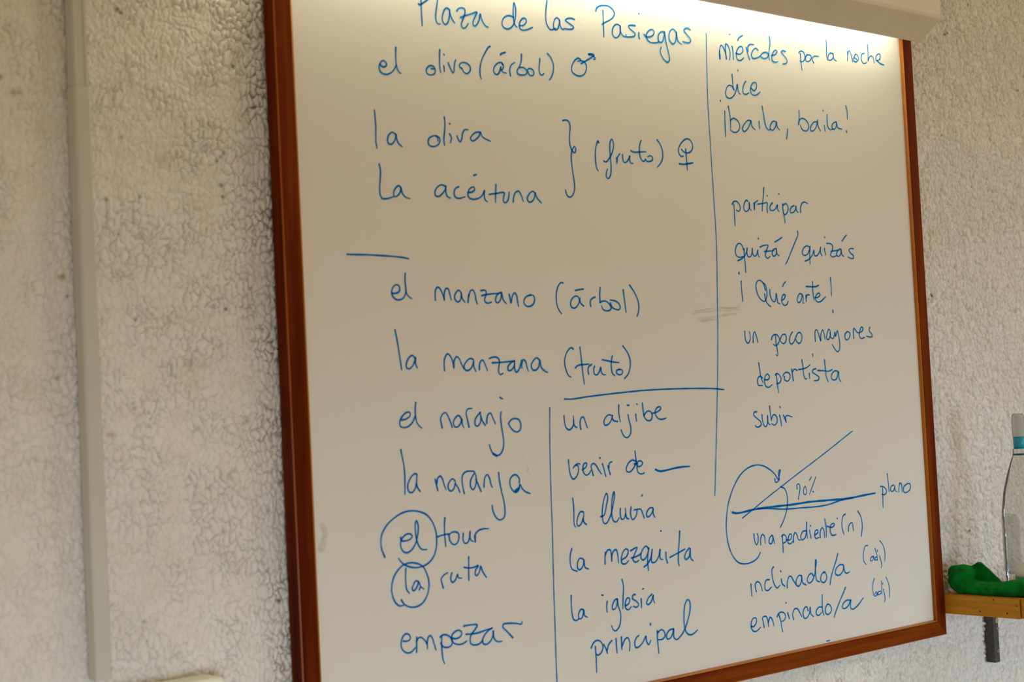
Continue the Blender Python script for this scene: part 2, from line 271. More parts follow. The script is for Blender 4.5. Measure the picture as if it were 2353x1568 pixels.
('word "manzano"','G',.75,'1127,665 1125,590 1130,540 1155,512 1180,530 1210,590 1232,668;1232,660 1232,580 1250,530 1275,530 1295,590 1313,665;1430,580 1400,548 1370,575 1352,630 1370,675 1400,685 1425,650 1432,582 1440,640 1473,690;1510,690 1518,600;1518,620 1540,555 1565,545 1590,590 1603,660 1620,710;1662,553 1700,548 1722,560 1718,610 1705,660 1715,690 1750,700 1785,688;1672,612 1740,598 1810,590 1880,585;1900,575 1865,590 1835,640 1838,685 1865,695 1895,650 1904,582 1925,665 1960,705;1993,600 2003,640 2015,700 2030,620 2055,580 2080,610 2090,670 2103,738;2245,605 2200,620 2170,660 2168,700 2195,735 2240,737 2280,705 2292,655 2280,615 2245,603'),
('"(árbol)" after "manzano"','H',.85,'635,172 610,165 575,210 552,290 548,370 560,460 590,530 617,567;793,268 840,258 897,250;850,400 830,350 795,340 755,370 733,430 745,480 785,495 825,460 850,400 857,362;850,400 870,440 903,468;993,472 985,420 1000,380 1048,352;1113,232 1108,320 1112,415;1112,420 1150,405 1195,410 1235,450 1255,490 1240,520 1200,530 1155,515 1128,465;1245,430 1265,480 1310,510 1355,515 1372,490 1355,440 1310,405 1240,390;1410,262 1420,350 1435,460 1447,550;1493,200 1545,280 1590,370 1610,460 1605,550 1587,603'),
('"(fruto)" after "manzana"','H',.85,'768,1020 740,1005 700,1040 665,1120 657,1200 675,1290 705,1360 740,1385;853,1000 865,1100 880,1230 895,1370 912,1473;793,1265 830,1232 900,1222 970,1215;965,1345 958,1295 965,1250 1005,1220;1040,1245 1030,1290 1040,1345 1070,1355 1105,1310 1120,1257 1130,1320 1150,1350 1185,1353;1270,1112 1257,1180 1258,1260 1272,1335 1303,1365;1140,1160 1200,1172 1270,1187 1357,1197;1365,1285 1335,1290 1322,1320 1345,1350 1385,1348 1403,1315 1390,1290 1360,1283;1405,982 1460,1060 1495,1150 1500,1240 1475,1340 1425,1403'),
('word "la" before "manzana"','I',.75,'135,90 155,190 175,310 195,440 210,540;360,410 330,378 295,400 265,460 262,510 290,530 330,500 360,430 367,397 365,470 387,522'),
('word "manzana"','I',.8,'693,548 688,490 695,410 725,360 760,390 785,450 798,520 800,440 830,392 860,420 885,480 912,530;1015,425 985,412 940,445 912,500 925,540 960,547 1000,510 1020,442 1022,500 1045,558;1085,535 1085,490 1095,450 1120,430 1145,470 1175,548;1197,412 1240,397 1290,405 1310,440 1305,500 1300,560 1320,595 1352,578;1230,462 1300,458 1400,450 1480,440;1480,440 1440,460 1405,510 1410,545 1440,545 1475,500 1482,447 1480,520 1500,568 1525,545 1550,470 1558,430;1560,520 1562,470 1580,425 1605,450 1620,510 1637,558;1760,430 1730,405 1690,440 1668,490 1680,535 1715,545 1750,510 1765,432 1780,510 1815,550 1852,570'),
('word "el" before "naranjo"','I',.75,'210,1105 260,1095 305,1055 300,1020 265,1020 220,1060 190,1120 195,1175 240,1192 290,1175 335,1125 360,1060;368,908 362,980 365,1060 380,1130 405,1170 437,1197'),
('word "naranjo"','I',.8,'1315,850 1345,868;665,1192 655,1140 648,1090 680,1030 705,1025 735,1070 760,1130 780,1192;885,1095 850,1055 815,1080 792,1130 805,1180 835,1185 870,1150 888,1097 892,1150 910,1193;968,1185 950,1100 935,1030 950,985 1000,975;1095,1020 1060,1060 1035,1110 1040,1165 1070,1172 1095,1130 1100,1060 1088,1018;1100,1060 1120,1120 1150,1163;1168,1142 1168,1095 1185,1040 1210,1028 1235,1080 1265,1150;1328,1018 1322,1060 1330,1150 1345,1250 1358,1350 1350,1430 1320,1490 1285,1505 1240,1485 1210,1430 1197,1383;w1.3:1240,1487 1280,1510;1412,1145 1440,1105 1485,1088 1530,1105 1550,1160 1540,1220 1500,1240 1450,1210 1415,1155'),
('word "la" before "naranja"','J',.75,'318,75 335,160 355,260 365,380 367,500 367,610;510,370 490,360 450,390 412,460 400,530 420,580 450,588 485,550 505,470 512,370;505,480 520,530 550,573'),
('word "naranja"','J',.85,'732,430 745,490 762,562;750,480 765,410 795,390 820,430 840,500 862,552;970,450 940,422 905,455 885,510 900,560 930,568 960,530 973,465 975,485 1000,520 1028,585;1080,597 1065,530 1053,440 1060,380 1095,340 1150,330 1205,340 1180,390 1155,450 1158,520 1185,553 1210,520 1225,440 1215,365;1220,430 1250,500 1283,575;1317,520 1318,470 1330,400 1355,372 1385,420 1400,490 1418,525;1493,348 1500,430 1525,560 1555,690 1568,800 1560,880 1520,915 1480,905 1440,850 1420,790 1415,738;1740,470 1740,420 1700,375 1660,385 1630,430 1630,500 1660,560 1695,585 1730,560 1748,490 1775,540 1820,580 1870,600;w1.3:1695,565 1735,535'),
('ring drawn round "el"','J',.5,'125,1362 90,1270 78,1180 95,1080 150,980 230,900 330,835 430,808 530,815 620,850 690,930 735,1040 748,1150 742,1260 710,1360 655,1430 585,1472 500,1490 420,1480 355,1450 320,1420 290,1378'),
('circled word "el"','J',.85,'317,1130 325,1165 380,1168 435,1145 455,1110 430,1085 385,1090 340,1130 315,1190 325,1260 360,1305 400,1310 450,1275 490,1210 510,1150 525,1060 525,980 505,925 490,970 492,1040 505,1140 530,1220 570,1270 630,1272'),
('word "tour"','J',.85,'847,893 842,980 845,1100 858,1235;760,1120 800,1105 850,1092 895,1085;895,1100 910,1170 950,1212 990,1200 1015,1140 1010,1080 975,1060 925,1070 895,1100;1068,1080 1065,1150 1085,1195 1120,1190 1145,1120 1150,1047 1148,1110 1165,1165 1190,1175;1205,1110 1213,1180;1210,1150 1215,1085 1250,1045 1300,1025 1372,1022'),
('ring drawn round "la"','K',.5,'325,625 355,670 400,700 460,712 520,700 580,660 630,580 655,480 655,400 630,310 590,230 540,195 470,178 400,183 340,210 280,270 230,360 208,470 215,560 250,650 300,695 350,688'),
('circled word "la"','K',.9,'378,248 375,330 378,420 390,500 420,543;530,405 500,393 470,440 455,490 470,515 505,480 535,412 555,460 595,492;540,500 550,475'),
('word "ruta"','K',.85,'828,478 812,420 803,375 830,330 880,297;932,300 918,350 925,400 945,412 980,370 1000,314 1010,355 1050,362;1133,108 1133,200 1133,300 1135,390;1080,232 1130,240 1200,230 1248,210 1215,270 1212,320 1230,332 1260,290 1277,218 1300,280 1347,353'),
('word "empezar"','K',.8,'350,1120 400,1118 432,1090 420,1045 385,1030 350,1055 325,1120 325,1190 355,1240 405,1262 450,1245 490,1200;508,1250 508,1160 508,1070;508,1120 530,1080 565,1075 605,1110 635,1160 637,1212;632,1150 645,1080 670,1050 695,1080 715,1140 740,1225;790,1070 820,1045 870,1045 920,1080 938,1125 920,1175 870,1195 820,1180 795,1140;808,1060 808,1170 815,1270 828,1350 843,1388;925,1080 975,1090 1030,1065 1050,1020 1020,988 975,1000 935,1040 925,1095 945,1135 1000,1158 1060,1150 1110,1118;1075,937 1140,925 1235,925 1215,970 1170,1030 1150,1090 1160,1150 1205,1165 1260,1150 1300,1110;1100,1035 1160,1033 1240,1020 1340,985 1412,962;1412,962 1370,990 1320,1050 1298,1110 1310,1150 1350,1155 1400,1110 1425,1040 1428,987 1430,1060 1450,1105 1485,1125 1530,1120;1660,1075 1600,1010 1540,945 1550,915 1600,905 1700,905 1768,912 1772,885'),
('long rule under "(fruto)"','L',.8,'172,173 250,173 400,150 600,125 800,102 1000,82 1200,70 1400,63 1600,60 1750,62 1860,73'),
('word "un" before "aljibe"','L',.85,'165,352 172,420 190,480 222,500 255,470 268,420 265,352;265,400 275,455 300,475;342,492 335,430 345,375 370,362 390,410 412,478'),
('word "aljibe"','L',.85,'680,350 640,340 605,370 588,420 600,450 635,440 665,400 680,355;674,370 690,400 735,412;745,238 745,310 755,380 762,413;843,340 855,400 872,470 870,540 840,580 810,575 785,540 768,498;835,237 855,240;925,335 928,370 935,407;937,225 939,230;995,217 1003,290 1012,355;1015,340 1050,300 1085,310 1100,350 1085,395 1050,400 1020,370 1012,335;1100,325 1150,310 1190,275 1180,255 1150,265 1130,310 1145,360 1190,388 1247,375'),
('word "venir"','L',.85,'212,820 220,900 235,980 262,1022 295,1000 318,940 315,885 285,875 262,905;285,875 310,858 335,862;360,925 400,890 405,855 380,855 365,900 372,950 400,980 430,965 450,930;475,982 460,920 452,882 475,855 500,870 530,920 562,968;572,860 590,920 608,992;543,795 547,800;655,972 640,920 630,880;640,900 648,850 672,838'),
('word "de" after "venir"','L',.85,'918,725 925,790 935,860 940,910 950,950 985,968 1018,955;930,835 890,820 850,850 825,905 830,940 865,945 905,900 930,845;910,860 945,860;940,880 960,890 990,870 998,850 975,828 950,835 935,870'),
('blank dash after "venir de"','L',.8,'w1.25:1135,920 1180,937 1240,930 1320,910 1410,893 1495,887'),
('word "la" before "lluvia"','L',.8,'257,1225 268,1320 270,1440 275,1510 290,1532;370,1370 340,1368 310,1430 303,1500 320,1520 350,1490 372,1420 375,1380;368,1440 378,1480 402,1502'),
('word "lluvia"','L',.85,'555,1420 590,1405 615,1300 628,1210 615,1172 590,1230 573,1330 572,1430 590,1490 615,1490 645,1440 670,1370 690,1270 700,1190 695,1155 680,1200 670,1300 672,1400 690,1465 720,1475 750,1430;762,1335 762,1400 775,1447 800,1440 818,1380 815,1330;818,1390 830,1435 850,1443;875,1320 870,1390 890,1450 910,1440 935,1390 935,1345 905,1350;935,1345 975,1340 1000,1390 1015,1435;1105,1325 1070,1330 1040,1380 1045,1420 1070,1415 1100,1370 1110,1330 1110,1390 1127,1425;992,1190 988,1200'),
('word "la" before "mezquita"','M',.75,'222,300 208,360 208,430 225,490 275,512;330,395 300,388 278,430 280,485 300,497 330,460 338,400 350,475 383,490'),
('word "mezquita"','M',.8,'1070,127 1076,128;540,440 540,370 542,330;542,360 565,310 590,310 600,360 605,420 605,370 620,320 645,305 660,350 668,435;705,400 745,370 760,315 740,298 710,330 695,390 700,435 735,440 765,410;785,315 845,285 820,350 805,400 830,425 862,408;790,385 840,370 880,345;955,300 930,272 890,320 880,380 900,405 930,380 955,310;955,290 945,400 952,505;912,470 945,440 980,370 988,300 980,380 985,425 1015,425 1050,370 1063,302 1065,390 1090,400;1118,330 1120,380 1133,432;1250,130 1245,230 1238,340 1238,420 1245,460;1158,378 1220,345 1300,300;1340,290 1310,330 1298,380 1310,400 1340,370 1350,295 1355,385 1378,412'),
('word "la" before "iglesia"','M',.75,'217,745 218,820 225,910 240,970 265,982 290,965;335,880 310,875 288,920 293,965 320,955 338,885 345,935 372,950'),
('word "iglesia"','M',.78,'560,800 555,850 560,902;508,738 522,741;650,775 630,790 610,840 612,875 640,865 655,810 657,770 665,840 685,900 690,960 675,1040 640,1080 615,1065 602,1030;700,590 715,650 712,750 708,870;735,840 765,820 775,775 755,765 735,800 735,860 760,880 790,850;828,735 810,735 800,770 840,800 860,830 840,855 808,845;883,775 885,810 887,858;899,681 905,678;985,730 950,770 935,815 950,830 980,800 999,738 1000,780 1012,815'),
('word "principal"','M',.72,'408,1243 430,1195 465,1170 500,1185 520,1230 505,1285 470,1312 455,1300;447,1230 455,1330 457,1400 460,1475;528,1210 550,1255 562,1292;558,1270 575,1210 605,1172;643,1155 648,1220 655,1290;695,1140 697,1200 700,1258;700,1230 730,1160 755,1145 775,1190 773,1270;860,1125 835,1150 822,1200 835,1240 870,1225 905,1180 928,1130 935,1180 955,1212 975,1170;970,1012 973,1022;1037,1080 1040,1170 1052,1292;1040,1100 1075,1068 1105,1090 1110,1130 1085,1160 1045,1165;1190,1060 1150,1075 1125,1120 1130,1155 1160,1150 1185,1100 1193,1060 1195,1140 1220,1163 1260,1130 1300,1060 1335,950 1350,860 1345,800 1325,782 1300,830 1290,930 1295,1030 1315,1095 1350,1118 1390,1100 1420,1070'),
('word "un" before "poco"','N',1.0,'287,178 290,250 305,310 330,330 355,290 355,230 345,180;395,320 395,250 402,200 415,185 435,240 455,318'),
('word "poco"','N',1.0,'630,285 640,245 680,218 715,235 735,280 715,340 680,362 655,345;683,235 690,330 705,420 712,475 705,495 690,475;740,285 770,225 805,218 822,265 805,325 775,335 745,300;900,185 870,240 862,310 885,342 915,320 940,260;945,250 970,200 1000,195 1022,240 1015,300 985,335 955,310 935,265'),
('word "mayores"','N',1.0,'1195,305 1190,230 1195,165 1215,160 1235,210 1265,300 1265,220 1290,158 1305,200 1320,280;1365,150 1345,210 1340,270 1360,285 1385,240 1385,170 1370,150;1385,200 1390,250 1420,272 1440,230 1445,187 1455,240 1478,170 1500,270 1510,350 1500,425 1480,440 1445,405 1412,348;1605,180 1575,220 1578,270 1600,290 1635,250 1638,200 1610,180;1690,268 1683,200 1690,140 1740,195 1800,170 1805,130 1785,125 1765,180 1760,240 1785,270 1830,255;1895,125 1885,165 1920,215 1925,245 1885,250 1850,238'),
('word "deportista"','N',1.0,'1160,468 1163,500;467,585 480,680 495,770 520,838;515,780 490,755 460,775 450,830 465,872 520,875;545,800 585,800 605,765 580,728 550,755 540,820 555,880 590,900 640,865;690,725 700,800 710,890 722,968;680,740 700,720 735,745 755,795 735,840 695,852;795,760 800,800 830,820 865,790 865,730 830,705 790,725 775,755;w1.2:910,812 900,740 890,665;900,700 925,665 960,680;1020,545 1035,640 1045,740 1065,790 1085,785;980,670 1040,660 1090,640 1125,608;1115,720 1120,785;1200,660 1165,672 1155,700 1200,735 1242,770 1230,805 1175,815;1310,545 1322,650 1335,760 1357,825;1225,682 1300,685 1370,690 1412,668;1490,700 1450,685 1410,720 1398,775 1425,805 1465,790 1491,702 1500,790 1522,825'),
('word "subir"','N',1.0,'440,1215 415,1215 400,1250 440,1295 490,1340 500,1375 475,1405 440,1410 420,1390;507,1253 515,1320 535,1390 560,1405 580,1360 580,1262 590,1360 615,1383;605,1140 615,1230 630,1330;635,1300 640,1270 670,1250 700,1290 700,1350 670,1385 630,1365;735,1260 748,1320 760,1392;738,1148 743,1160;785,1260 805,1310 820,1348;815,1330 810,1280 830,1262 895,1280'),
('thin slanting line of the slope sketch','O',.85,'w0.8:295,990 400,905 550,780 690,670 850,545 1000,430 1150,315 1300,195 1427,93'),
('thick base line of the slope sketch','O',.9,'w1.45:192,933 240,940 300,930 400,905 600,875 800,852 1000,822 1200,805 1400,785 1530,758 1660,733;w1.0:450,890 600,893 720,898 900,885 1050,873 1180,850 1300,810 1430,780'),
('big curved arrow of the slope sketch','O',.85,'478,1345 455,1395 400,1440 320,1462 250,1445 190,1370 150,1260 130,1120 130,1000 150,840 200,680 270,550 350,475 430,445 500,450 560,480 620,530 665,600;628,585 635,620 660,612 675,540 683,495 672,500 668,560 678,600'),
('small angle arc of the slope sketch','O',.85,'690,668 730,690 755,760 758,850 745,930 720,1010 685,1087'),
('"20%" beside the angle arc','O',.9,'w0.9:858,690 855,650 875,638 887,670 882,730 870,795 876,793;w0.8:940,660 925,690 925,735 945,750 955,710 945,665;w0.8:985,600 1005,568;w0.8:1050,568 1020,650 985,745;1021,716 1025,720'),
('word "plano"','O',1.0,'1715,665 1740,665 1770,690 1778,725 1755,750 1730,745;1738,680 1740,780 1742,885;1785,535 1795,620 1805,718;1850,650 1825,665 1820,705 1840,715 1862,680 1861,655 1868,705 1885,718;1905,720 1905,690 1915,630 1930,640 1940,720;1985,640 1955,670 1955,720 1985,725 2020,690 2020,640 1990,635'),
('word "una"','O',1.0,'413,1155 420,1220 440,1265 455,1235 455,1170 445,1150;483,1265 483,1200 500,1160 520,1175 530,1250;600,1165 575,1195 570,1245 590,1255 608,1215 606,1170 625,1250'),
('word "pendiente"','O',1.0,'705,1165 710,1250 714,1345;700,1180 720,1160 745,1185 745,1230 712,1250;745,1215 790,1210 800,1160 780,1158 765,1200 765,1245 790,1255 815,1225;820,1240 820,1185 835,1140 855,1160 870,1210 890,1218;955,1120 915,1130 895,1180 905,1215 940,1190 955,1120;955,1035 955,1120 965,1200;985,1115 992,1160 1000,1195;992,1068 994,1072;1040,1165 1070,1140 1070,1115 1045,1120 1038,1170 1050,1200 1080,1190;1095,1190 1095,1130 1115,1090 1130,1110 1140,1190;1140,1000 1155,1080 1158,1185;1165,1075 1215,1085 1240,1060 1235,1045 1205,1060 1195,1110 1215,1165 1260,1160'),
('"(n)" after "pendiente"','O',.95,'1269,992 1272,998;1352,950 1330,970 1318,1040 1325,1110 1340,1157;1385,1125 1387,1080 1405,1045 1425,1040 1432,1080 1438,1120;1483,920 1515,980 1528,1070 1518,1180'),
('upper "(adj)"','P',.85,'w0.8:1757,190 1725,200 1705,270 1700,340 1710,400 1740,437;w0.8:1830,330 1800,345 1792,385 1815,388 1835,335 1842,383;w0.8:1850,230 1875,310 1885,385;w0.8:1870,340 1855,345 1850,375 1875,375;w0.8:1880,250 1882,270;w0.8:1910,325 1930,400 1938,450 1930,483;w0.8:1912,130 1950,180 1975,260 1980,330 1973,395'),
('"inclinado/a"','P',1.0,'253,688 260,760 268,843;323,785 310,720 310,690 330,660 360,665 385,710 402,775;490,630 450,640 432,700 440,760 470,772 520,725;545,467 525,500 530,600 555,690 590,738 632,700;645,625 655,680 690,715;635,520 639,526;722,733 722,670 745,590 770,590 800,640 835,700;905,580 870,578 835,650 840,700 870,715 900,660 906,585 920,670 965,700;1055,580 1030,550 990,590 978,640 1000,675 1040,650 1070,580 1085,480 1095,400 1087,372 1082,420 1085,540 1100,640 1140,660;1205,530 1165,560 1150,620 1165,660 1200,665 1230,610 1215,550 1185,530;1370,298 1350,380 1315,490 1285,600 1270,697;1440,440 1400,438 1350,490 1338,550 1365,575 1410,560 1445,490 1446,448 1460,530 1490,548 1522,530'),
('"empinado/a"','P',1.0,'258,1235 290,1235 325,1180 320,1130 290,1125 262,1170 257,1240 280,1290 320,1297 380,1245;425,1245 410,1170 403,1125 425,1105 450,1105 470,1150 482,1235;478,1180 500,1115 520,1130 540,1180 550,1225;592,1110 605,1075 640,1050 680,1060 700,1100 685,1150 655,1168;615,1085 640,1170 650,1240 663,1300;727,1060 738,1100 748,1133;703,927 707,933;805,1143 790,1080 815,1010 850,1005 880,1050 908,1110;990,1030 970,980 935,1010 925,1080 945,1130 980,1115 1010,1050 1015,985 1025,1070 1060,1108;1170,828 1170,920 1175,1020 1192,1090;1165,985 1130,985 1095,1030 1097,1080 1130,1090 1165,1050;1240,945 1215,990 1215,1060 1245,1080 1285,1040 1290,1000 1260,950 1235,948;1470,730 1455,768;1450,785 1400,900 1350,1030 1323,1117;1535,895 1490,895 1440,940 1430,990 1460,1003 1510,960 1538,890 1535,990 1560,1012 1620,970 1700,865'),
('lower "(adj)"','P',.85,'w0.8:1843,617 1825,680 1822,760 1833,838;w0.8:1870,785 1845,820 1848,843 1870,835 1878,795 1885,835;w0.8:1935,650 1938,740 1940,820;w0.8:1925,780 1900,785 1885,815 1905,825 1930,800;w0.8:1950,675 1952,690;w0.8:1960,755 1975,830 1982,890 1970,920;w0.8:1993,598 2025,680 2040,770 2037,860'),
('stray short mark above the bottom rail','P',.4,'w0.8:1228,1420 1250,1420 1270,1410'),
('long upright rule down the middle','Z',.22,'w0.72:1622.3,77 1623.5,130 1626,230 1632.5,340 1639.7,454 1645.9,560 1648,680 1648.9,780 1648.2,880 1646.3,970 1643.8,1075 1641.8,1140'),
('shorter upright rule at lower left','Z',.62,'w0.8:1263,938 1263,1000 1264,1060 1266,1140 1269,1220 1271.7,1340 1275,1440 1279.5,1568 1284,1630'),
]
def catmull(P, step):
    P = [np.array(p, float) for p in P]
    if len(P) == 2:
        n = max(2, int(np.linalg.norm(P[1] - P[0]) / step) + 1)
        return [P[0] + (P[1] - P[0]) * i / (n - 1) for i in range(n)]
    Q = [2 * P[0] - P[1]] + P + [2 * P[-1] - P[-2]]
    out = []
    for i in range(1, len(Q) - 2):
        a, b, c, d = Q[i-1:i+3]
        n = max(2, int(np.linalg.norm(c - b) / step))
        # centripetal knots keep tight turns free of loops
        t0 = 0; t1 = t0 + max(1e-6, np.linalg.norm(b-a)) ** .5; t2 = t1 + max(1e-6, np.linalg.norm(c-b)) ** .5; t3 = t2 + max(1e-6, np.linalg.norm(d-c)) ** .5
        for k_ in range(n):
            t = t1 + (t2 - t1) * k_ / n
            A1 = (t1-t)/(t1-t0)*a + (t-t0)/(t1-t0)*b; A2 = (t2-t)/(t2-t1)*b + (t-t1)/(t2-t1)*c; A3 = (t3-t)/(t3-t2)*c + (t-t2)/(t3-t2)*d
            B1 = (t2-t)/(t2-t0)*A1 + (t-t0)/(t2-t0)*A2; B2 = (t3-t)/(t3-t1)*A2 + (t-t1)/(t3-t1)*A3
            out.append((t2-t)/(t2-t1)*B1 + (t-t1)/(t2-t1)*B2)
    out.append(P[-1]); return out
def ink_mesh(name, crop, den, text, mat, parent, depth, width=0.0011, const=False):
    if crop in 'EFNOP': width *= 0.94
    if crop in 'DEFNOP' and den >= .85 and mat is INK: den *= 1.4
    x0, y0, s = CR[crop]; verts, faces, dens = [], [], []
    lift = 0.00025
    org = parent.location
    for stroke in text.split(';'):
        wf_ = 1.0
        if stroke[0] == 'w': a, stroke = stroke.split(':'); wf_ = float(a[1:])
        px = [tuple(map(float, p.split(','))) for p in stroke.split()]
        pts = []
        for u, v_ in px:
            p = at(x0 + u / s, y0 + v_ / s, depth); pts.append((p.x, p.z))
        path = catmull(pts, 0.0012); n = len(path)
        tot = sum(np.linalg.norm(path[i+1] - path[i]) for i in range(n - 1)); run = 0
        b0 = len(verts)
        ph = random.random() * 6
        rows = []
        for i, p in enumerate(path):
            if i: run += np.linalg.norm(p - path[i-1])
            t = path[min(i+1, n-1)] - path[max(i-1, 0)]; L = np.linalg.norm(t); t = t / L if L > 1e-9 else np.array([1., 0])
            nn = np.array([-t[1], t[0]])
            w = width * wf_ * (1 + 0.10 * math.sin(run * 190 + ph) + (0.18 * math.exp(-run / 0.003) if not const else 0))
            if tot > .02 and not const: w *= 1 - 0.22 * math.exp(-(tot - run) / 0.004)
            d = den * (0.92 + 0.16 * math.sin(run * 120 + ph * 2)) + (0.35 * math.exp(-run / 0.0025) + .12 * math.exp(-(tot - run) / 0.002)) * (0 if const else 1)
            rows.append((p, t, nn, w, d))
        def add(p, k_, d):
            verts.append((p[0] - org.x, -depth - lift - org.y, p[1] - org.z)); dens.append(d)
        prev = None
        m_ = 5
        # start cap
        p, t, nn, w, d = rows[0]
        add(p, 0, d); c0 = len(verts) - 1; cap = []
        for q in range(m_ + 1):
            a = math.pi / 2 + math.pi * q / m_
            add(p + w * (math.cos(a) * t + math.sin(a) * nn), 0, d); cap.append(len(verts) - 1)
        for q in range(m_): faces.append((c0, cap[q], cap[q+1]))
        L_, R_ = cap[0], cap[-1]
        for i in range(1, n):
            p, t, nn, w, d = rows[i]; lift += 0.0000012
            add(p + nn * w, i, d); add(p - nn * w, i, d); a, b = len(verts) - 2, len(verts) - 1
            faces.append((L_, R_, b, a)); L_, R_ = a, b
        p, t, nn, w, d = rows[-1]
        add(p, 0, d); c1 = len(verts) - 1; cap = [R_]
        for q in range(1, m_):
            a = -math.pi / 2 + math.pi * q / m_
            add(p + w * (math.cos(a) * t + math.sin(a) * nn), 0, d); cap.append(len(verts) - 1)
        cap.append(L_)
        for q in range(m_): faces.append((c1, cap[q], cap[q+1]))
        lift += 0.000006
    me = bpy.data.meshes.new(name); me.from_pydata(verts, [], faces)
    at_ = me.attributes.new('density', 'FLOAT', 'POINT'); at_.data.foreach_set('value', np.clip(dens, 0, 2).astype(np.float32))
    return link(name, me, mat, parent)
# ------------------------------------------------------------------ wall
xL, xR = 1.24056 * S, 2.85093 * S
T, DB, BW, WF = 0.02978 * S, 0.0075 * S, 0.0045 * S, 0.03034 * S     # frame depth, lip depth, lip width, face width
BD = T - DB                                                         # board surface in front of wall
zB = CAM_Z - 0.53381 * S
LIP_D = 0.062
zLip = at(1840, 45.9, LIP_D).z
zT = zLip + 0.066
def hashn(ix, iz, seed):
    h = (ix.astype(np.int64) * 374761393 + iz.astype(np.int64) * 668265263 + seed * 1442695041) & 0xffffffff
    h = ((h ^ (h >> 13)) * 1274126177) & 0xffffffff
    h = ((h ^ (h >> 16)) * 2246822519) & 0xffffffff
    return ((h ^ (h >> 15)) & 0xffffff) / float(0xffffff)
def vnoise(x, z, sc, seed):
    x = x * sc; z = z * sc; ix = np.floor(x); iz = np.floor(z); fx = x - ix; fz = z - iz
    fx = fx * fx * (3 - 2 * fx); fz = fz * fz * (3 - 2 * fz)
    a = hashn(ix, iz, seed); b = hashn(ix + 1, iz, seed); c = hashn(ix, iz + 1, seed); d = hashn(ix + 1, iz + 1, seed)
    return (a * (1 - fx) + b * fx) * (1 - fz) + (c * (1 - fx) + d * fx) * fz
def cells(x, z, sx, sz, seed):
    """distance to the nearest and second nearest feature point of a jittered grid"""
    x = x * sx; z = z * sz; ix = np.floor(x); iz = np.floor(z)
    f1 = np.full(x.shape, 9.0); f2 = np.full(x.shape, 9.0); idv = np.zeros(x.shape)
    for dx in (-1, 0, 1):
        for dz in (-1, 0, 1):
            cx_ = ix + dx; cz_ = iz + dz
            px = cx_ + 0.08 + 0.84 * hashn(cx_, cz_, seed); pz = cz_ + 0.08 + 0.84 * hashn(cx_, cz_, seed + 5)
            d = np.sqrt((x - px) ** 2 + (z - pz) ** 2)
            near = d < f1
            f2 = np.where(near, f1, np.minimum(f2, d)); idv = np.where(near, hashn(cx_, cz_, seed + 9), idv); f1 = np.where(near, d, f1)
    return f1, f2, idv
def relief(x, z):
    wx = x + 0.008 * (vnoise(x, z, 70, 1) - .5) + 0.004 * (vnoise(x, z, 190, 2) - .5)
    wz = z + 0.012 * (vnoise(x, z, 60, 3) - .5) + 0.006 * (vnoise(x, z, 170, 4) - .5)
    f1, f2, idv = cells(wx, wz, 140, 82, 11)
    g = f2 - f1
    a = 1 - (1 - np.clip(g / 0.75, 0, 1)) ** 2.4
    f1, f2, id2 = cells(wx + .31, wz + .17, 260, 170, 23)
    g2 = np.clip((f2 - f1) / 0.5, 0, 1); g2 = g2 * g2 * (3 - 2 * g2)
    soft = vnoise(x, z, 34, 6)                       # where the texture runs smoother
    deep = 0.45 + 0.55 * np.clip((soft - 0.25) * 2.2, 0, 1)
    fl = 0.5 + 0.5 * np.clip((x - .45) / .45, 0, 1)      # the plaster runs smoother at the far left
    h = (0.0040 + 0.0012 * np.clip((x - 1.9) * 5, 0, 1)) * fl * a * (0.50 + 0.70 * idv) * (deep + (0.9 - deep) * np.clip((x - 1.9) * 5, 0, 1)) + 0.0009 * g2 + 0.0035 * (vnoise(x, z, 13, 8) - .5) * 0.6 + 0.0010 * (vnoise(x, z, 45, 9) - .5)
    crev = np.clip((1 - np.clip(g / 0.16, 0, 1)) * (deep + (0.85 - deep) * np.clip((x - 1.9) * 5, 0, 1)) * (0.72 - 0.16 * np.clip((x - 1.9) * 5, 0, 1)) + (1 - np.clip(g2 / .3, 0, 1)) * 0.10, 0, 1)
    return h, crev
def span(*segs):
    out = []
    for a, b, st in segs:
        n = max(1, int(round((b - a) / st))); out += [a + (b - a) * i / n for i in range(n)]
    out.append(segs[-1][1]); return np.array(out)
def px_x(px, py): return at(px, py, 0).x
def px_z(px, py): return at(px, py, 0).z
xv0 = min(px_x(-10, -10), px_x(-10, 1578)) - .01; xv1 = max(px_x(2363, 1578), px_x(2363, -10)) + .02
zv0 = min(px_z(2363, 1578), px_z(-10, 1578)) - .01; zv1 = max(px_z(2363, -10), px_z(-10, -10)) + .01
FX = 0.0013
SPOTS = [(273,20,3.2,.8),(282,27,2.6,.8),(541,150,2.2,.9),(438,130,2,.7),(362,128,2,.7),(5,173,4,.7),(520,350,3.4,.55),(512,358,3,.5),(503,368,2.5,.5),
 (514,425,3,.8),(517,451,3,.7),(36,210,7,.45),(48,211,5,.45),(162,202,3.5,1),(166,216,3,.95),(160,680,2.6,.7),(136,868,4,.5),(524,710,3,.9),(496,706,3,.5),(315,735,2.5,.6),(326,451,2.5,.6),
 (283,314,3,.5),(248,457,3,.5),(2146,679,1.7,1.3),(2172,672,1,.5),(2179,75,1.3,.9),(2176,78,1,.8),(2229,10,1.2,.9),(2341,207,1,.7),(2288,600,1,.6),(2160,775,1,.6),(2230,1220,1,.9),(2228,1223,.9,.7),(570,968,3.4,.6),(337,1430,3,.5),(620,1175,3,.6),(646,1383,3,.8),
 (2170,310,1,.5),(2117,283,1,.6),(310,928,2.6,.35),(312,940,2.6,.35),(275,537,2.6,.6),(640,830,4,.5),(632,500,5,.5),(628,420,4,.5),(614,215,4,.5),(641,1000,5,.5)]
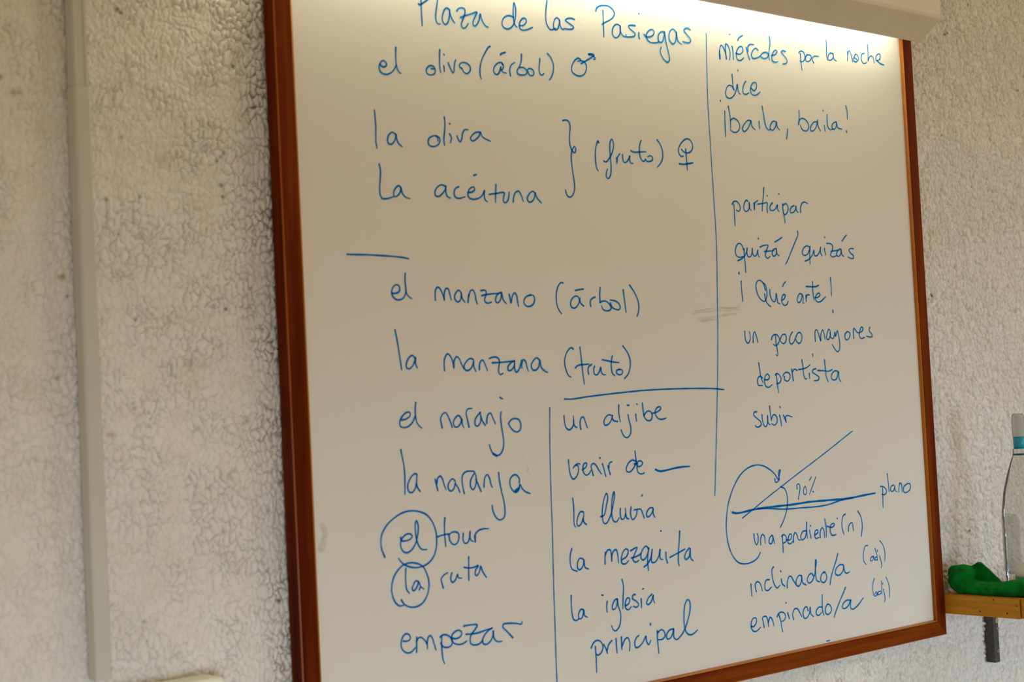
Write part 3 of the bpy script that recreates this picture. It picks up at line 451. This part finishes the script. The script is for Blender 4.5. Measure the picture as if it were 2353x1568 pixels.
OCHRE = [(158,60,9,.5),(150,635,5,.9),(140,636,4,.6),(380,365,10,.35),(330,1460,4,.5),(438,838,9,.45),(160,160,9,.5),(152,210,8,.4),(262,1000,6,.5),(470,842,7,.25)]
def wall_patch(xs, zs, skip=None):
    X, Z = np.meshgrid(xs, zs); Hh, C = relief(X, Z)
    y = -Hh.ravel() + 0.0064
    st = np.zeros(X.shape); oc = np.zeros(X.shape)
    for lst, arr in ((SPOTS, st), (OCHRE, oc)):
        for px, py, r, a in lst:
            p = at(px, py, 0); w = at(px + r * 1.3, py, 0); rr = abs(w.x - p.x) + 0.0002
            i0, i1 = np.searchsorted(zs, (p.z - 4*rr, p.z + 4*rr)); j0, j1 = np.searchsorted(xs, (p.x - 4*rr, p.x + 4*rr))
            if i1 <= i0 or j1 <= j0: continue
            xx, zz = X[i0:i1, j0:j1], Z[i0:i1, j0:j1]
            d2 = ((xx - p.x)**2 + (zz - p.z)**2) / rr**2 * (0.6 + 0.8 * vnoise(xx, zz, 300, 31))
            arr[i0:i1, j0:j1] = np.maximum(arr[i0:i1, j0:j1], a * np.exp(-d2))
    # crevices painted darker beside the left rail, for its shade and grime
    nx = len(xs); nz = len(zs)
    idx = np.arange(nx * nz).reshape(nz, nx)
    f = np.stack([idx[:-1, :-1], idx[:-1, 1:], idx[1:, 1:], idx[1:, :-1]], -1).reshape(-1, 4)
    if skip is not None:
        xc = X[:-1, :-1].ravel(); zc = Z[:-1, :-1].ravel(); xc2 = X[1:, 1:].ravel(); zc2 = Z[1:, 1:].ravel()
        f = f[~((xc > skip[0]) & (xc2 < skip[1]) & (zc > skip[2]) & (zc2 < skip[3]))]
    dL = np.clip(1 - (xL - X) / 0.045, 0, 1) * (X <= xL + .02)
    shade_dust = dL ** 1.6 * (0.25 + 0.9 * vnoise(X, Z, 55, 41))
    C2 = np.clip(C * (0.75 + 1.5 * shade_dust * (Z > zB - .02)), 0, 1) * (0.18 + 0.82 * np.clip((X - .45) / .45, 0, 1))
    co = np.stack([X.ravel(), y, Z.ravel()], -1)
    return co, f, C2.ravel(), np.clip(st, 0, 1).ravel(), np.clip(oc, 0, 1).ravel()
hx0, hx1, hz0, hz1 = xL + .028, xR - .028, zB + .012, zv1 + 1
A = wall_patch(span((-.25, xv0, .02), (xv0, xL + .03, FX), (xL + .03, xR - .03, .03), (xR - .03, xv1, FX), (xv1, 3.3, .02)),
               span((0.5, zv0, .02), (zv0, zv1, FX), (zv1, 2.45, .02)), (xL + .03 - 1e-6, xR - .03 + 1e-6, zv0 - 1e-4, zT - .02))
B = wall_patch(span((xL + .028, xR - .028, FX)), span((zv0, zB + .015, FX)))
C3 = wall_patch(span((xL + .028, xR - .028, .01)), span((zB + .013, zT - .015, .03)))
cos, fs, cr, ss, oo = [], [], [], [], []; off = 0
for P_ in (A, B, C3):
    cos.append(P_[0]); fs.append(P_[1] + off); cr.append(P_[2]); ss.append(P_[3]); oo.append(P_[4]); off += len(P_[0])
co = np.concatenate(cos).astype(np.float32); f = np.concatenate(fs).astype(np.int32)
used = np.zeros(len(co), bool); used[f.ravel()] = True; remap = np.cumsum(used) - 1
co = co[used]; f = remap[f].astype(np.int32)
cr, ss, oo = (np.concatenate(a)[used].astype(np.float32) for a in (cr, ss, oo))
me = bpy.data.meshes.new('wall_back'); me.vertices.add(len(co)); me.vertices.foreach_set('co', co.ravel())
me.loops.add(len(f) * 4); me.loops.foreach_set('vertex_index', f.ravel())
me.polygons.add(len(f)); me.polygons.foreach_set('loop_start', np.arange(0, len(f) * 4, 4, dtype=np.int32))
me.polygons.foreach_set('use_smooth', np.ones(len(f), bool))
me.update(calc_edges=True)
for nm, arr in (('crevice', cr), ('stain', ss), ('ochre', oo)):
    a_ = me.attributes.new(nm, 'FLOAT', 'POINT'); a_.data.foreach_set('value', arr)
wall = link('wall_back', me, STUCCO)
tag(wall, 'rough cream stucco wall behind the whiteboard', 'wall', kind='structure')

# ------------------------------------------------------------------ whiteboard
board = empty('whiteboard', ((xL + xR) / 2, 0, zB))
tag(board, 'white enamel board in a mahogany frame covered with blue Spanish handwriting', 'whiteboard')
bm = bmesh.new(); box(bm, xL + WF * .5, xR - WF * .5, -BD, -0.004, zB + WF * .5, zT - WF * .5)
put('writing_panel', bm, BOARD, board)
R_ = 0.0016
# profile across a rail: (distance from the outer edge, depth)
prof = [(0, 0.001), (0, T - R_), (R_ * .3, T - R_ * .3), (R_, T), (WF - 0.0008, T), (WF, T - 0.0008), (WF + .0001, 0.001)]
bead = [(WF + .0002, BD - .003), (WF + .0002, T - .0012), (WF + BW * .18, T - .0002), (WF + BW * .42, T + .0001), (WF + BW * .66, T - DB * .16), (WF + BW * .86, T - DB * .45), (WF + BW * .97, T - DB * .72), (WF + BW, BD + .0003), (WF + BW, BD - .003)]
def rail(name, side, mat, prof=prof, parent=None):
    r0, r1 = [], []
    for o_, d in prof:
        if side == 'L': a, b = (xL + o_, zB + o_), (xL + o_, zT - o_)
        if side == 'R': a, b = (xR - o_, zB + o_), (xR - o_, zT - o_)
        if side == 'B': a, b = (xL + o_, zB + o_), (xR - o_, zB + o_)
        if side == 'T': a, b = (xL + o_, zT - o_), (xR - o_, zT - o_)
        g = 0.00012                                   # hairline mitre joint
        if side in 'LR': a = (a[0], a[1] + g); b = (b[0], b[1] - g)
        else: a = (a[0] + g, a[1]); b = (b[0] - g, b[1])
        r0.append((a[0], -d, a[1])); r1.append((b[0], -d, b[1]))
    bm = bmesh.new(); loft(bm, [r0, r1])
    o = put(name, bm, mat, parent or board, smooth=parent is not None)
    if parent: return o
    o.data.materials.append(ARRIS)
    for p in o.data.polygons:                 # rounded outer edge coloured lighter for the highlight it catches
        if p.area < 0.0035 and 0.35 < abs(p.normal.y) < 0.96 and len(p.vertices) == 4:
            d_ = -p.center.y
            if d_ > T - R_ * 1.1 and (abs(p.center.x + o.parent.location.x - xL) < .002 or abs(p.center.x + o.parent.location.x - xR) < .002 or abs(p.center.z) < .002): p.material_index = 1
    return o
for sd, mt, mb_ in (('L', RAIL_V, BEAD_V), ('R', RAIL_V, BEAD_V), ('B', RAIL_H, BEAD_H), ('T', RAIL_H, BEAD_H)):
    r_ = rail('frame_rail', sd, mt); q_ = rail('inner_bead', sd, mb_, bead, r_); q_['label'] = 'amber rounded inner bead'
for what, crop, den, text in WORDS:
    nm = 'handwritten_word' if '"' in what and not what.startswith(('ring', 'slash', 'short', 'long', 'blank')) else ('drawn_line' if 'sign' not in what and 'brace' not in what else 'drawn_symbol')
    if nm == 'handwritten_word' and text.count(';') == 0 and 'rule' in what: nm = 'drawn_line'
    o = ink_mesh(nm, crop, den, text, INK, board, BD)
    o['label'] = 'blue marker ' + what
# grime specks and the smear on the enamel
def grime(name, strokes, den, label, width=0.0008):
    o = ink_mesh(name, 'Z', den, strokes, GRIME, board, BD, width, True); o['label'] = label
    if strokes.count(';') > 3: o['kind'] = 'stuff'
grime('dirt_speck', '1211,1075 1213,1079;1212,1081 1210,1086;1217,1091 1218,1093;1202,1045 1203,1049', .8, 'brown specks right of the word "naranja"', .0011)
sp = ['2131,1421 2132,1423', 'w1.9:2133.5,1425 2134,1428', 'w1.9:2111.5,1430 2112,1432', '2137,1422 2138,1425', '2129,1421 2130,1419', '2143,1418 2143,1420', '2142,1405 2142.5,1407', '2143,1411 2143,1412.5', '2141,1392 2141.5,1394', '2119,1430 2121,1430.5', '2123,1428 2124,1428.5', '2101,1434 2103,1434', '2094,1437 2096,1437', '2077,1439 2078,1440', '1995,1456 1996,1457', '1740,1511 1741,1512','2142,1397 2143,1399','2104,1433 2105,1434','2086,1438 2087,1437']
grime('dirt_speck', ';'.join(sp), 1.0, 'black grime specks in the lower right corner of the board', .0009)
grime('smudge', '1596,716 1625,711 1650,709 1690,709;1600,733 1625,730 1650,727 1675,724;1607,737 1620,735 1640,733;1655,706 1680,708 1700,705;1660,724 1672,722 1690,722;1590,722 1610,718 1640,716;1612,740 1630,737 1648,734;1640,713 1670,714 1700,711', .03, 'faint grey smear crossing the long upright rule', .0011)
grime('dirt_speck', '2065,1061 2067,1063 2065,1066;2071,1080 2072,1081;2066,1086 2067,1087;2056,1094 2057,1094;2060,1098 2061,1099;2052,1097 2053,1098', .45, 'faint brown specks above the word "plano"', .0006)
grime('smudge', '742,1210 747,1225 743,1245 738,1262', .03, 'faint vertical smear beside the left rail', .004)

# ------------------------------------------------------------------ lamp hood
cornerL = at(2113, 96.5, LIP_D)
xEnd = cornerL.x
def depth_of(px, py, x):
    p = atx(px, py, x); return -p.y, p.z
dF, zF = depth_of(2162, 41, xEnd)


lamp = empty('board_lamp', ((xL + xR) / 2, 0, zLip))
tag(lamp, 'long cream metal lamp hood mounted above the whiteboard, glowing underneath', 'lamp')
x0h, x1h = xL - 0.06, xEnd
TH = 0.0012
zl = zLip
outer = [(LIP_D - .002, zl + .0012), (LIP_D, zl), (LIP_D + .003, zl + .0006)]
for i in range(1, 6):
    t = i / 5; outer.append((LIP_D + (dF - LIP_D) * (0.08 + .86 * t), zl + (zF - zl) * (0.04 + .87 * t)))
outer += [(dF - .001, zF - .001), (dF, zF + .004), (dF, zF + .075), (dF - .008, zF + .088), (dF - .02, zF + .094), (0.004, zF + .100)]
inner = [(d - TH * 1.2, z + TH) if z < zF + .07 else (d - TH, z - TH) for d, z in outer][::-1]
ring = outer + inner
bm = bmesh.new(); loft(bm, [[(x0h, -d, z) for d, z in ring], [(x1h - .004, -d, z) for d, z in ring]])
hood = put('hood', bm, HOOD, lamp, smooth=False)
# end plates: filled outline with rounded lip corner
def plate(xa, xb):
    o2 = outer + [(0.004, zT + .003), (T + .003, zT + .003), (T + .003, zl + .020), (LIP_D - .014, zl + .006)]
    bm = bmesh.new(); loft(bm, [[(xa, -d, z) for d, z in o2], [(xb, -d, z) for d, z in o2]]); return bm
put('end_plate', plate(x1h - .004, x1h), HOOD, lamp); put('end_plate', plate(x0h, x0h + .004), HOOD, lamp)
bm = bmesh.new(); zt_ = zl + .050; yt = 0.057
seg = 16
for a, b, r in ((x0h + .03, x1h - .024, .008),):
    loft(bm, [[(xx, -yt + r*math.cos(2*math.pi*i/seg), zt_ + r*math.sin(2*math.pi*i/seg)) for i in range(seg)] for xx in (a, b)])
put('fluorescent_tube', bm, TUBE, lamp, smooth=True)
bm = bmesh.new(); box(bm, x0h + .02, x1h - .02, -dF + .012, -0.006, zF + .05, zF + .07)
put('ballast_tray', bm, HOOD_IN, lamp)
for xx in (x0h + .022, x1h - .024):
    bm = bmesh.new(); box(bm, xx, xx + .012, -yt - .012, -yt + .012, zt_ - .012, zF + .052)
    put('lamp_holder', bm, HOOD_IN, lamp, bevel=.002)

# ------------------------------------------------------------------ cable trunking and switch box
tk = empty('cable_trunking', (at(205, 784, 0).x, 0, zv0))
tag(tk, 'ivory plastic cable trunking running up the wall left of the board', 'trunking')
xa = at(183.5, 1000, 0).x; td = 0.017; xb = at(237.5, 1000, td).x
xa = max(xa, xb - .024)
ztop = at(200, 199, td).z; zbot = at(230, 1566, td).z
def trunk(xa, xb, d, z0, z1, ridge):
    bm = bmesh.new()
    pr = [(xa, 0.0), (xa, d - .004), (xa + .0006, d - .0015), (xa + .003, d), (xb - .002, d), (xb, d - .002), (xb, 0.0)]
    if ridge: pr = [(xa, 0.0), (xa, d - .003), (xa + .0015, d), (xa + .004, d), (xa + .0045, d - .001), (xb - .0045, d - .001), (xb - .004, d), (xb - .0015, d), (xb, d - .003), (xb, 0)]
    loft(bm, [[(x, -y, z0) for x, y in pr], [(x, -y, z1) for x, y in pr]]); return bm
o = put('trunking_length', trunk(xa, xb, td, zbot, ztop, False), PLASTIC, tk)
o = put('trunking_length', trunk(xa + .0012, xb + .0004, td - .0012, ztop + .0004, 2.35, True), PLASTIC, tk)
pb = at(515, 1555.5, .034); pa = at(207, 1566, .0)
sb = empty('switch_box', ((pa.x + pb.x) / 2, 0, pb.z - .085))
tag(sb, 'white plastic surface switch box at the foot of the cable trunking', 'switch box')
bm = bmesh.new(); bx0, bx1 = pa.x - .002, pb.x + .004; bz1 = pb.z
n_ = 6; r = .009; loop = []
for cx_, cz_, a0 in ((bx1 - r, bz1 - r, 0), (bx0 + r, bz1 - r, 90), (bx0 + r, bz1 - .085 + r, 180), (bx1 - r, bz1 - .085 + r, 270)):
    for i in range(n_ + 1):
        a = math.radians(a0 + 90 * i / n_); loop.append((cx_ + r * math.cos(a), cz_ + r * math.sin(a)))
cxm, czm = (bx0 + bx1) / 2, bz1 - .0425
def ringl(s_, d): return [(x - math.copysign(s_, x - cxm), -d, z - math.copysign(s_, z - czm)) for x, z in loop]
loft(bm, [ringl(0, 0), ringl(0, .028), ringl(.0006, .031), ringl(.003, .034), ringl(.006, .0345)])
put('box_body', bm, PLASTIC_W, sb, smooth=False)
for k_ in range(2):
    xm = bx0 + (bx1 - bx0) * (.27 + .46 * k_)
    bm = bmesh.new(); box(bm, xm - .024, xm + .024, -.0375, -.033, bz1 - .072, bz1 - .016); put('rocker_switch', bm, PLASTIC_W, sb, bevel=.0015)

# ------------------------------------------------------------------ shelf
xs = xR + .0005
p1 = atx(2341, 1376.5, xs); zsT = (atx(2173.1, 1367.9, xs).z + p1.z) / 2
zsB = (atx(2174.8, 1412.1, xs).z + atx(2341, 1422.4, xs).z) / 2
dS = -p1.y

shelf = empty('wall_shelf', (xs + .2, 0, zsB))
tag(shelf, 'narrow varnished pine wall shelf at the right edge of the whiteboard', 'shelf')
bm = bmesh.new(); box(bm, xs, xs + .020, -dS, .002, zsB, zsT); put('end_strip', bm, SHELF_WOOD, shelf, bevel=.0012)
SW2 = wood('varnished_pine_long', (0.28, 0.10, 0.006), (0.50, 0.23, 0.018), (0.62, 0.32, 0.04), 30, (0.07, 1, 1.2), rough=0.4, coat=0.05)
bm = bmesh.new(); box(bm, xs + .0025, xs + .55, -dS - .018, -dS - .0006, zsB + .0005, zsT + .0015); put('front_strip', bm, SW2, shelf, bevel=.003, seg=3)
bm = bmesh.new(); box(bm, xs + .0206, xs + .55, -dS, -.003, zsT - .016, zsT - .003); put('shelf_plank', bm, SW2, shelf, bevel=.001)
for px, py in ((2252, 1405), (2282.5, 1379), (2314.5, 1410.5), (2336, 1393)):
    p = atx(px, py, xs); bm = bmesh.new()
    r = .0013 if px != 2336 else .0009
    loft(bm, [[(xs - e_, p.y + r*math.cos(2*math.pi*i/10), p.z + r*math.sin(2*math.pi*i/10)) for i in range(10)] for e_ in (.0002, -.0005)])
    put('nail_hole', bm, HOLE, shelf)
# bracket leg below
q0 = at(2270, 1524, 0.0); 
xbk = at(2269.5, 1500, 0).x; 
dk = -atx(2286.5, 1500, xbk).y; xbk2 = at(2298, 1500, dk).x
zk0 = at(2290, 1524, dk).z

br = empty('shelf_bracket', ((xbk + xbk2) / 2, 0, zk0))
tag(br, 'dark steel bracket with two screws under the pine shelf', 'bracket')
bm = bmesh.new(); box(bm, xbk, xbk2, -dk, 0.003, zk0, zsB - .0004); put('upright', bm, IRON, br, bevel=.0016, seg=2)
for px, py in ((2291.5, 1444.5), (2293.5, 1496)):
    p = at(px, py, dk); bm = bmesh.new(); cyl_y(bm, p.x, -dk + .0005, -dk - .0016, p.z, .0034, 16, .0026)
    s_ = put('screw', bm, SCREW, br)
    bm = bmesh.new(); box(bm, p.x - .0026, p.x + .0026, -dk - .0019, -dk - .0015, p.z - .0003, p.z + .0003); put('slot', bm, HOLE, s_)
p = at(2290, 1428, dk); bm = bmesh.new(); cyl_y(bm, p.x, -dk + .001, -dk - .0006, p.z + .001, .0044, 18); put('wooden_plug', bm, PALE, br)

# ------------------------------------------------------------------ green cloth
def ellip(bm, c, r, rot=0, axis='X'):
    mat = Matrix.Translation(c) @ Matrix.Rotation(rot, 4, axis) @ Matrix.Diagonal((*r, 1))
    bmesh.ops.create_uvsphere(bm, u_segments=28, v_segments=18, radius=1, matrix=mat)
def tube(bm, pts, rads, seg=18):
    rings = []
    for i, (p, r) in enumerate(zip(pts, rads)):
        a = Vector(pts[max(i-1, 0)]); b = Vector(pts[min(i+1, len(pts)-1)]); t = (b - a).normalized()
        u = t.cross(Vector((0, 0, 1))).normalized(); w = u.cross(t).normalized()
        rings.append([tuple(Vector(p) + u * r[0] * math.cos(2*math.pi*k_/seg) + w * r[1] * math.sin(2*math.pi*k_/seg)) for k_ in range(seg)])
    loft(bm, rings)
k = N('green_knit'); v = k.coords()
nz = k.noise(v, 70, 4)
c = k.ramp(nz, [(0.3, (0.0, 0.11, 0.012)), (0.7, (0.002, 0.25, 0.03))])
k.l(c, k.b.inputs['Base Color']); k.b.inputs['Roughness'].default_value = 0.95; k.b.inputs['Specular IOR Level'].default_value = 0.1
k.b.inputs['Sheen Weight'].default_value = 0.25; k.b.inputs['Sheen Tint'].default_value = (0.1, 0.6, 0.2, 1)
wv = k.n('ShaderNodeTexWave', wave_type='BANDS', bands_direction='Z'); wv.inputs['Scale'].default_value = 120; wv.inputs['Distortion'].default_value = 2.5; wv.inputs['Detail'].default_value = 2; wv.inputs['Detail Scale'].default_value = 3
k.l(v, wv.inputs['Vector'])
md = k.n('ShaderNodeMath', operation='ADD'); k.l(wv.outputs['Fac'], md.inputs[0]); k.l(k.noise(v, 700, 2), md.inputs[1])
k.bump(md.outputs[0], 0.55, 0.0010)
GREEN = k.m
def X(px, py, off=0.0):         # point of the shelf-end plane, moved in along the shelf
    p = atx(px, py, xs + off); return Vector((p.x, p.y, p.z))
bm = bmesh.new()
pts = [X(px, py, .030) for px, py in ((2206, 1336), (2222, 1344), (2240, 1352), (2258, 1355), (2280, 1355.5), (2305, 1355), (2330, 1353.5), (2350, 1351))]
pts += [Vector((xs + .045, pts[-1].y - .004, pts[-1].z + .002)), Vector((xs + .075, pts[-1].y - .006, pts[-1].z + .003)), Vector((xs + .10, pts[-1].y - .002, pts[-1].z))]
rr = [(.014, .010), (.019, .014), (.021, .0125), (.021, .0118), (.021, .0118), (.021, .0122), (.021, .0133), (.020, .0137), (.018, .013), (.016, .012), (.012, .009)]
tube(bm, pts, rr)
ellip(bm, X(2211, 1333, .030), (.020, .0215, .0215))
ellip(bm, X(2196, 1311, .034), (.016, .010, .0085))
ellip(bm, X(2213, 1321, .032), (.018, .022, .017), math.radians(-8))
tube(bm, [X(2196, 1309, .036), X(2212, 1306.5, .038), X(2228, 1307, .042)], [(.013, .005), (.014, .0055), (.012, .005)])
# the standing flap: a thick folded sheet behind the roll, its peak at the top
outl = [(2206, 1318), (2222, 1304), (2234, 1299), (2245, 1292.5), (2252, 1292), (2262, 1301), (2280, 1317), (2297, 1332), (2306, 1343), (2300, 1356), (2240, 1358)]
fa = [X(px, py, .044) for px, py in outl]; fb = [X(px, py, .058) + Vector((.004, 0, -.001)) for px, py in outl]
loft(bm, [fa, fb])
tube(bm, [X(2191, 1318, .028), X(2192, 1330, .030), X(2199, 1344, .028), X(2210, 1354, .026), X(2226, 1361, .026)], [(.010, .009), (.012, .009), (.013, .009), (.015, .008), (.015, .006)])
cloth = put('green_cloth', bm, GREEN, None, smooth=True)
m_ = cloth.modifiers.new('fuse', 'REMESH'); m_.mode = 'VOXEL'; m_.voxel_size = 0.0016; m_.use_smooth_shade = True
m_ = cloth.modifiers.new('soften', 'SMOOTH'); m_.factor = 0.6; m_.iterations = 4
tex = bpy.data.textures.new('folds', 'CLOUDS'); tex.noise_scale = 0.022
m_ = cloth.modifiers.new('folds', 'DISPLACE'); m_.texture = tex; m_.strength = 0.003; m_.mid_level = 0.5
centre(cloth)
tag(cloth, 'crumpled green knitted cloth lying on the pine shelf beside the frame', 'cloth')

# ------------------------------------------------------------------ bottle
def glassy(name, tint, alpha, rough=0.08):
    """thin clear plastic: mostly see-through, shiny where it faces away"""
    k = N(name); k.t.nodes.remove(k.b)
    tr = k.n('ShaderNodeBsdfTransparent'); tr.inputs['Color'].default_value = (*tint, 1)
    gl = k.n('ShaderNodeBsdfGlossy'); gl.inputs['Roughness'].default_value = rough
    fr = k.n('ShaderNodeFresnel'); fr.inputs['IOR'].default_value = 1.13
    nz = k.noise(k.coords(), 60, 3); bp = k.n('ShaderNodeBump'); bp.inputs['Strength'].default_value = 0.5; bp.inputs['Distance'].default_value = 0.002
    k.l(nz, bp.inputs['Height']); k.l(bp.outputs[0], gl.inputs['Normal']); k.l(bp.outputs[0], fr.inputs['Normal'])
    mx = k.n('ShaderNodeMixShader'); k.l(fr.outputs[0], mx.inputs[0]); k.l(tr.outputs[0], mx.inputs[1]); k.l(gl.outputs[0], mx.inputs[2])
    di = k.n('ShaderNodeBsdfDiffuse'); di.inputs['Color'].default_value = (0.55, 0.55, 0.52, 1)
    m2 = k.n('ShaderNodeMixShader'); m2.inputs[0].default_value = alpha
    k.l(mx.outputs[0], m2.inputs[1]); k.l(di.outputs[0], m2.inputs[2]); k.l(m2.outputs[0], k.out.inputs['Surface'])
    return k.m
CLEAR = glassy('clear_plastic', (0.90, 0.90, 0.87), 0.06)
CAPC = glassy('frosted_cap_plastic', (0.80, 0.83, 0.84), 0.35, 0.25)
PANEL = glassy('frosted_grip_panel', (0.80, 0.80, 0.82), 0.30, 0.3)
BLUE = simple('blue_collar_plastic', (0.0, 0.30, 0.48), 0.4, 0.04, scale=8)
bx = xs + .115; ctr = atx(2353.5, 1200, bx); by = ctr.y
zbase = zsT - .003
bottle = empty('water_bottle', (bx, by, zbase))
tag(bottle, 'clear plastic water bottle with a blue collar, cut by the right edge', 'bottle')
def zpx(py, px=2353): 
    r = ray(px, py); t = (Vector((bx, by, 0)) - CAM).dot(Vector((FW.x, FW.y, 0)).normalized()) / r.dot(Vector((FW.x, FW.y, 0)).normalized())
    return (CAM + r * t).z - zbase
def rad(px, py):
    r = ray(px, py); c = Vector((bx, by)); o = Vector((CAM.x, CAM.y)); d = Vector((r.x, r.y)).normalized(); w = c - o
    return abs(w.x * d.y - w.y * d.x)
R1 = rad(2302, 1180); RS = rad(2328, 1018); RC = rad(2325, 985); RN = rad(2327, 1045)

z1, z2, z3, z4, z5, z6 = zpx(1340), zpx(1175), zpx(1130), zpx(1045), zpx(1031), zpx(1004)
rD = rad(2305, 1130)
pr = [(R1 * .80, .0005), (R1 * .97, .004), (R1, .012)]
zz = .02
while zz < z2 - .006:
    pr += [(R1 * .975, zz), (R1, zz + .004)]; zz += .013
pr += [(R1, z2), (rD, z3), (rad(2312, 1095), zpx(1095)), (rad(2320, 1065), zpx(1065)), (RN, z4), (RN * .98, z5)]
bm = bmesh.new(); lathe(bm, pr, (bx, by, zbase), 48, True, False)
put('bottle_body', bm, CLEAR, bottle, smooth=True)
bm = bmesh.new(); lathe(bm, [(RN * 1.0, 0), (RN * 1.06, .0008), (RN * 1.06, .0016), (RN, .0024)], (bx, by, zbase + z4 - .0005), 48)
put('neck_ring', bm, simple('dark_blue_ring', (0.01, 0.06, 0.09), 0.3), bottle, smooth=True)
bm = bmesh.new(); lathe(bm, [(RS, 0), (RS, z6 - z5)], (bx, by, zbase + z5), 48)
put('collar', bm, BLUE, bottle, smooth=True)
z7 = zpx(950)
bm = bmesh.new(); lathe(bm, [(RC * .93, 0), (RC * 1.02, .004), (RC * 1.03, (z7 - z6) * .55), (RC, (z7 - z6) * .8), (RC * .9, (z7 - z6) * .95), (RC * .7, (z7 - z6))], (bx, by, zbase + z6), 48)
put('dome_cap', bm, CAPC, bottle, smooth=True)
# rounded grip panel on the flank that faces the camera's left
def flank(px, py, r):
    q = ray(px, py); o = Vector((CAM.x, CAM.y)); d = Vector((q.x, q.y)); w = o - Vector((bx, by))
    A_ = d.dot(d); B_ = 2 * w.dot(d); C_ = w.dot(w) - r * r; disc = max(0, B_ * B_ - 4 * A_ * C_); t = (-B_ - math.sqrt(disc)) / (2 * A_)
    return CAM + q * t
Rp = R1 + .0007
a0 = flank(2305.5, 1250, Rp); a1 = flank(2346, 1250, Rp)
g0 = math.atan2(a0.y - by, a0.x - bx); g1 = math.atan2(a1.y - by, a1.x - bx)
if g1 - g0 > math.pi: g1 -= 2 * math.pi
if g0 - g1 > math.pi: g0 -= 2 * math.pi
pz0, pz1 = zpx(1316), zpx(1177)
bm = bmesh.new(); loopp = []; hw = abs(g1 - g0) * Rp / 2; hh = (pz1 - pz0) / 2; rc = min(hw, .011)
for cx_, cz_, aa in ((hw - rc, hh - rc, 0), (-hw + rc, hh - rc, 90), (-hw + rc, -hh + rc, 180), (hw - rc, -hh + rc, 270)):
    for i in range(9):
        a = math.radians(aa + 90 * i / 8); loopp.append((cx_ + rc * math.cos(a), cz_ + rc * math.sin(a)))
rows = []
gm = (g0 + g1) / 2
for s_, e_ in ((1.0, -.0004), (.985, .0006), (.9, .0010), (.6, .0012), (.3, .0012), (.02, .0012)):
    rows.append([bm.verts.new((bx + (Rp + e_) * math.cos(gm + u * s_ / Rp), by + (Rp + e_) * math.sin(gm + u * s_ / Rp), zbase + (pz0 + pz1) / 2 + w_ * s_)) for u, w_ in loopp])
for a, b in zip(rows, rows[1:]):
    for i in range(len(a)): j = (i + 1) % len(a); bm.faces.new((a[i], a[j], b[j], b[i]))
bm.faces.new(rows[-1])
put('grip_panel', bm, PANEL, bottle, smooth=True)

# ------------------------------------------------------------------ white cap behind the cloth
cxp = xs + .062; cc = atx(2364, 1320, cxp)
cap = empty('spray_cap', (cxp, cc.y, zsT - .003))
tag(cap, 'white rounded cap with a grey-blue rim standing between cloth and bottle', 'cap')
h_ = atx(2364, 1292, cxp).z - (zsT - .003)
bm = bmesh.new(); lathe(bm, [(.0205, 0), (.0215, .002), (.0208, h_ - .034), (.0204, h_ - .0225)], (cxp, cc.y, zsT - .003), 36)
put('rim', bm, simple('grey_blue_plastic', (0.10, 0.15, 0.17), 0.4, 0.05), cap, smooth=True)
bm = bmesh.new(); lathe(bm, [(.0202, h_ - .0226), (.0200, h_ - .017), (.0185, h_ - .009), (.0150, h_ - .004), (.0100, h_ - .001)], (cxp, cc.y, zsT - .003), 36)
put('cap_top', bm, simple('milky_plastic', (0.62, 0.64, 0.56), 0.45, 0.03), cap, smooth=True)
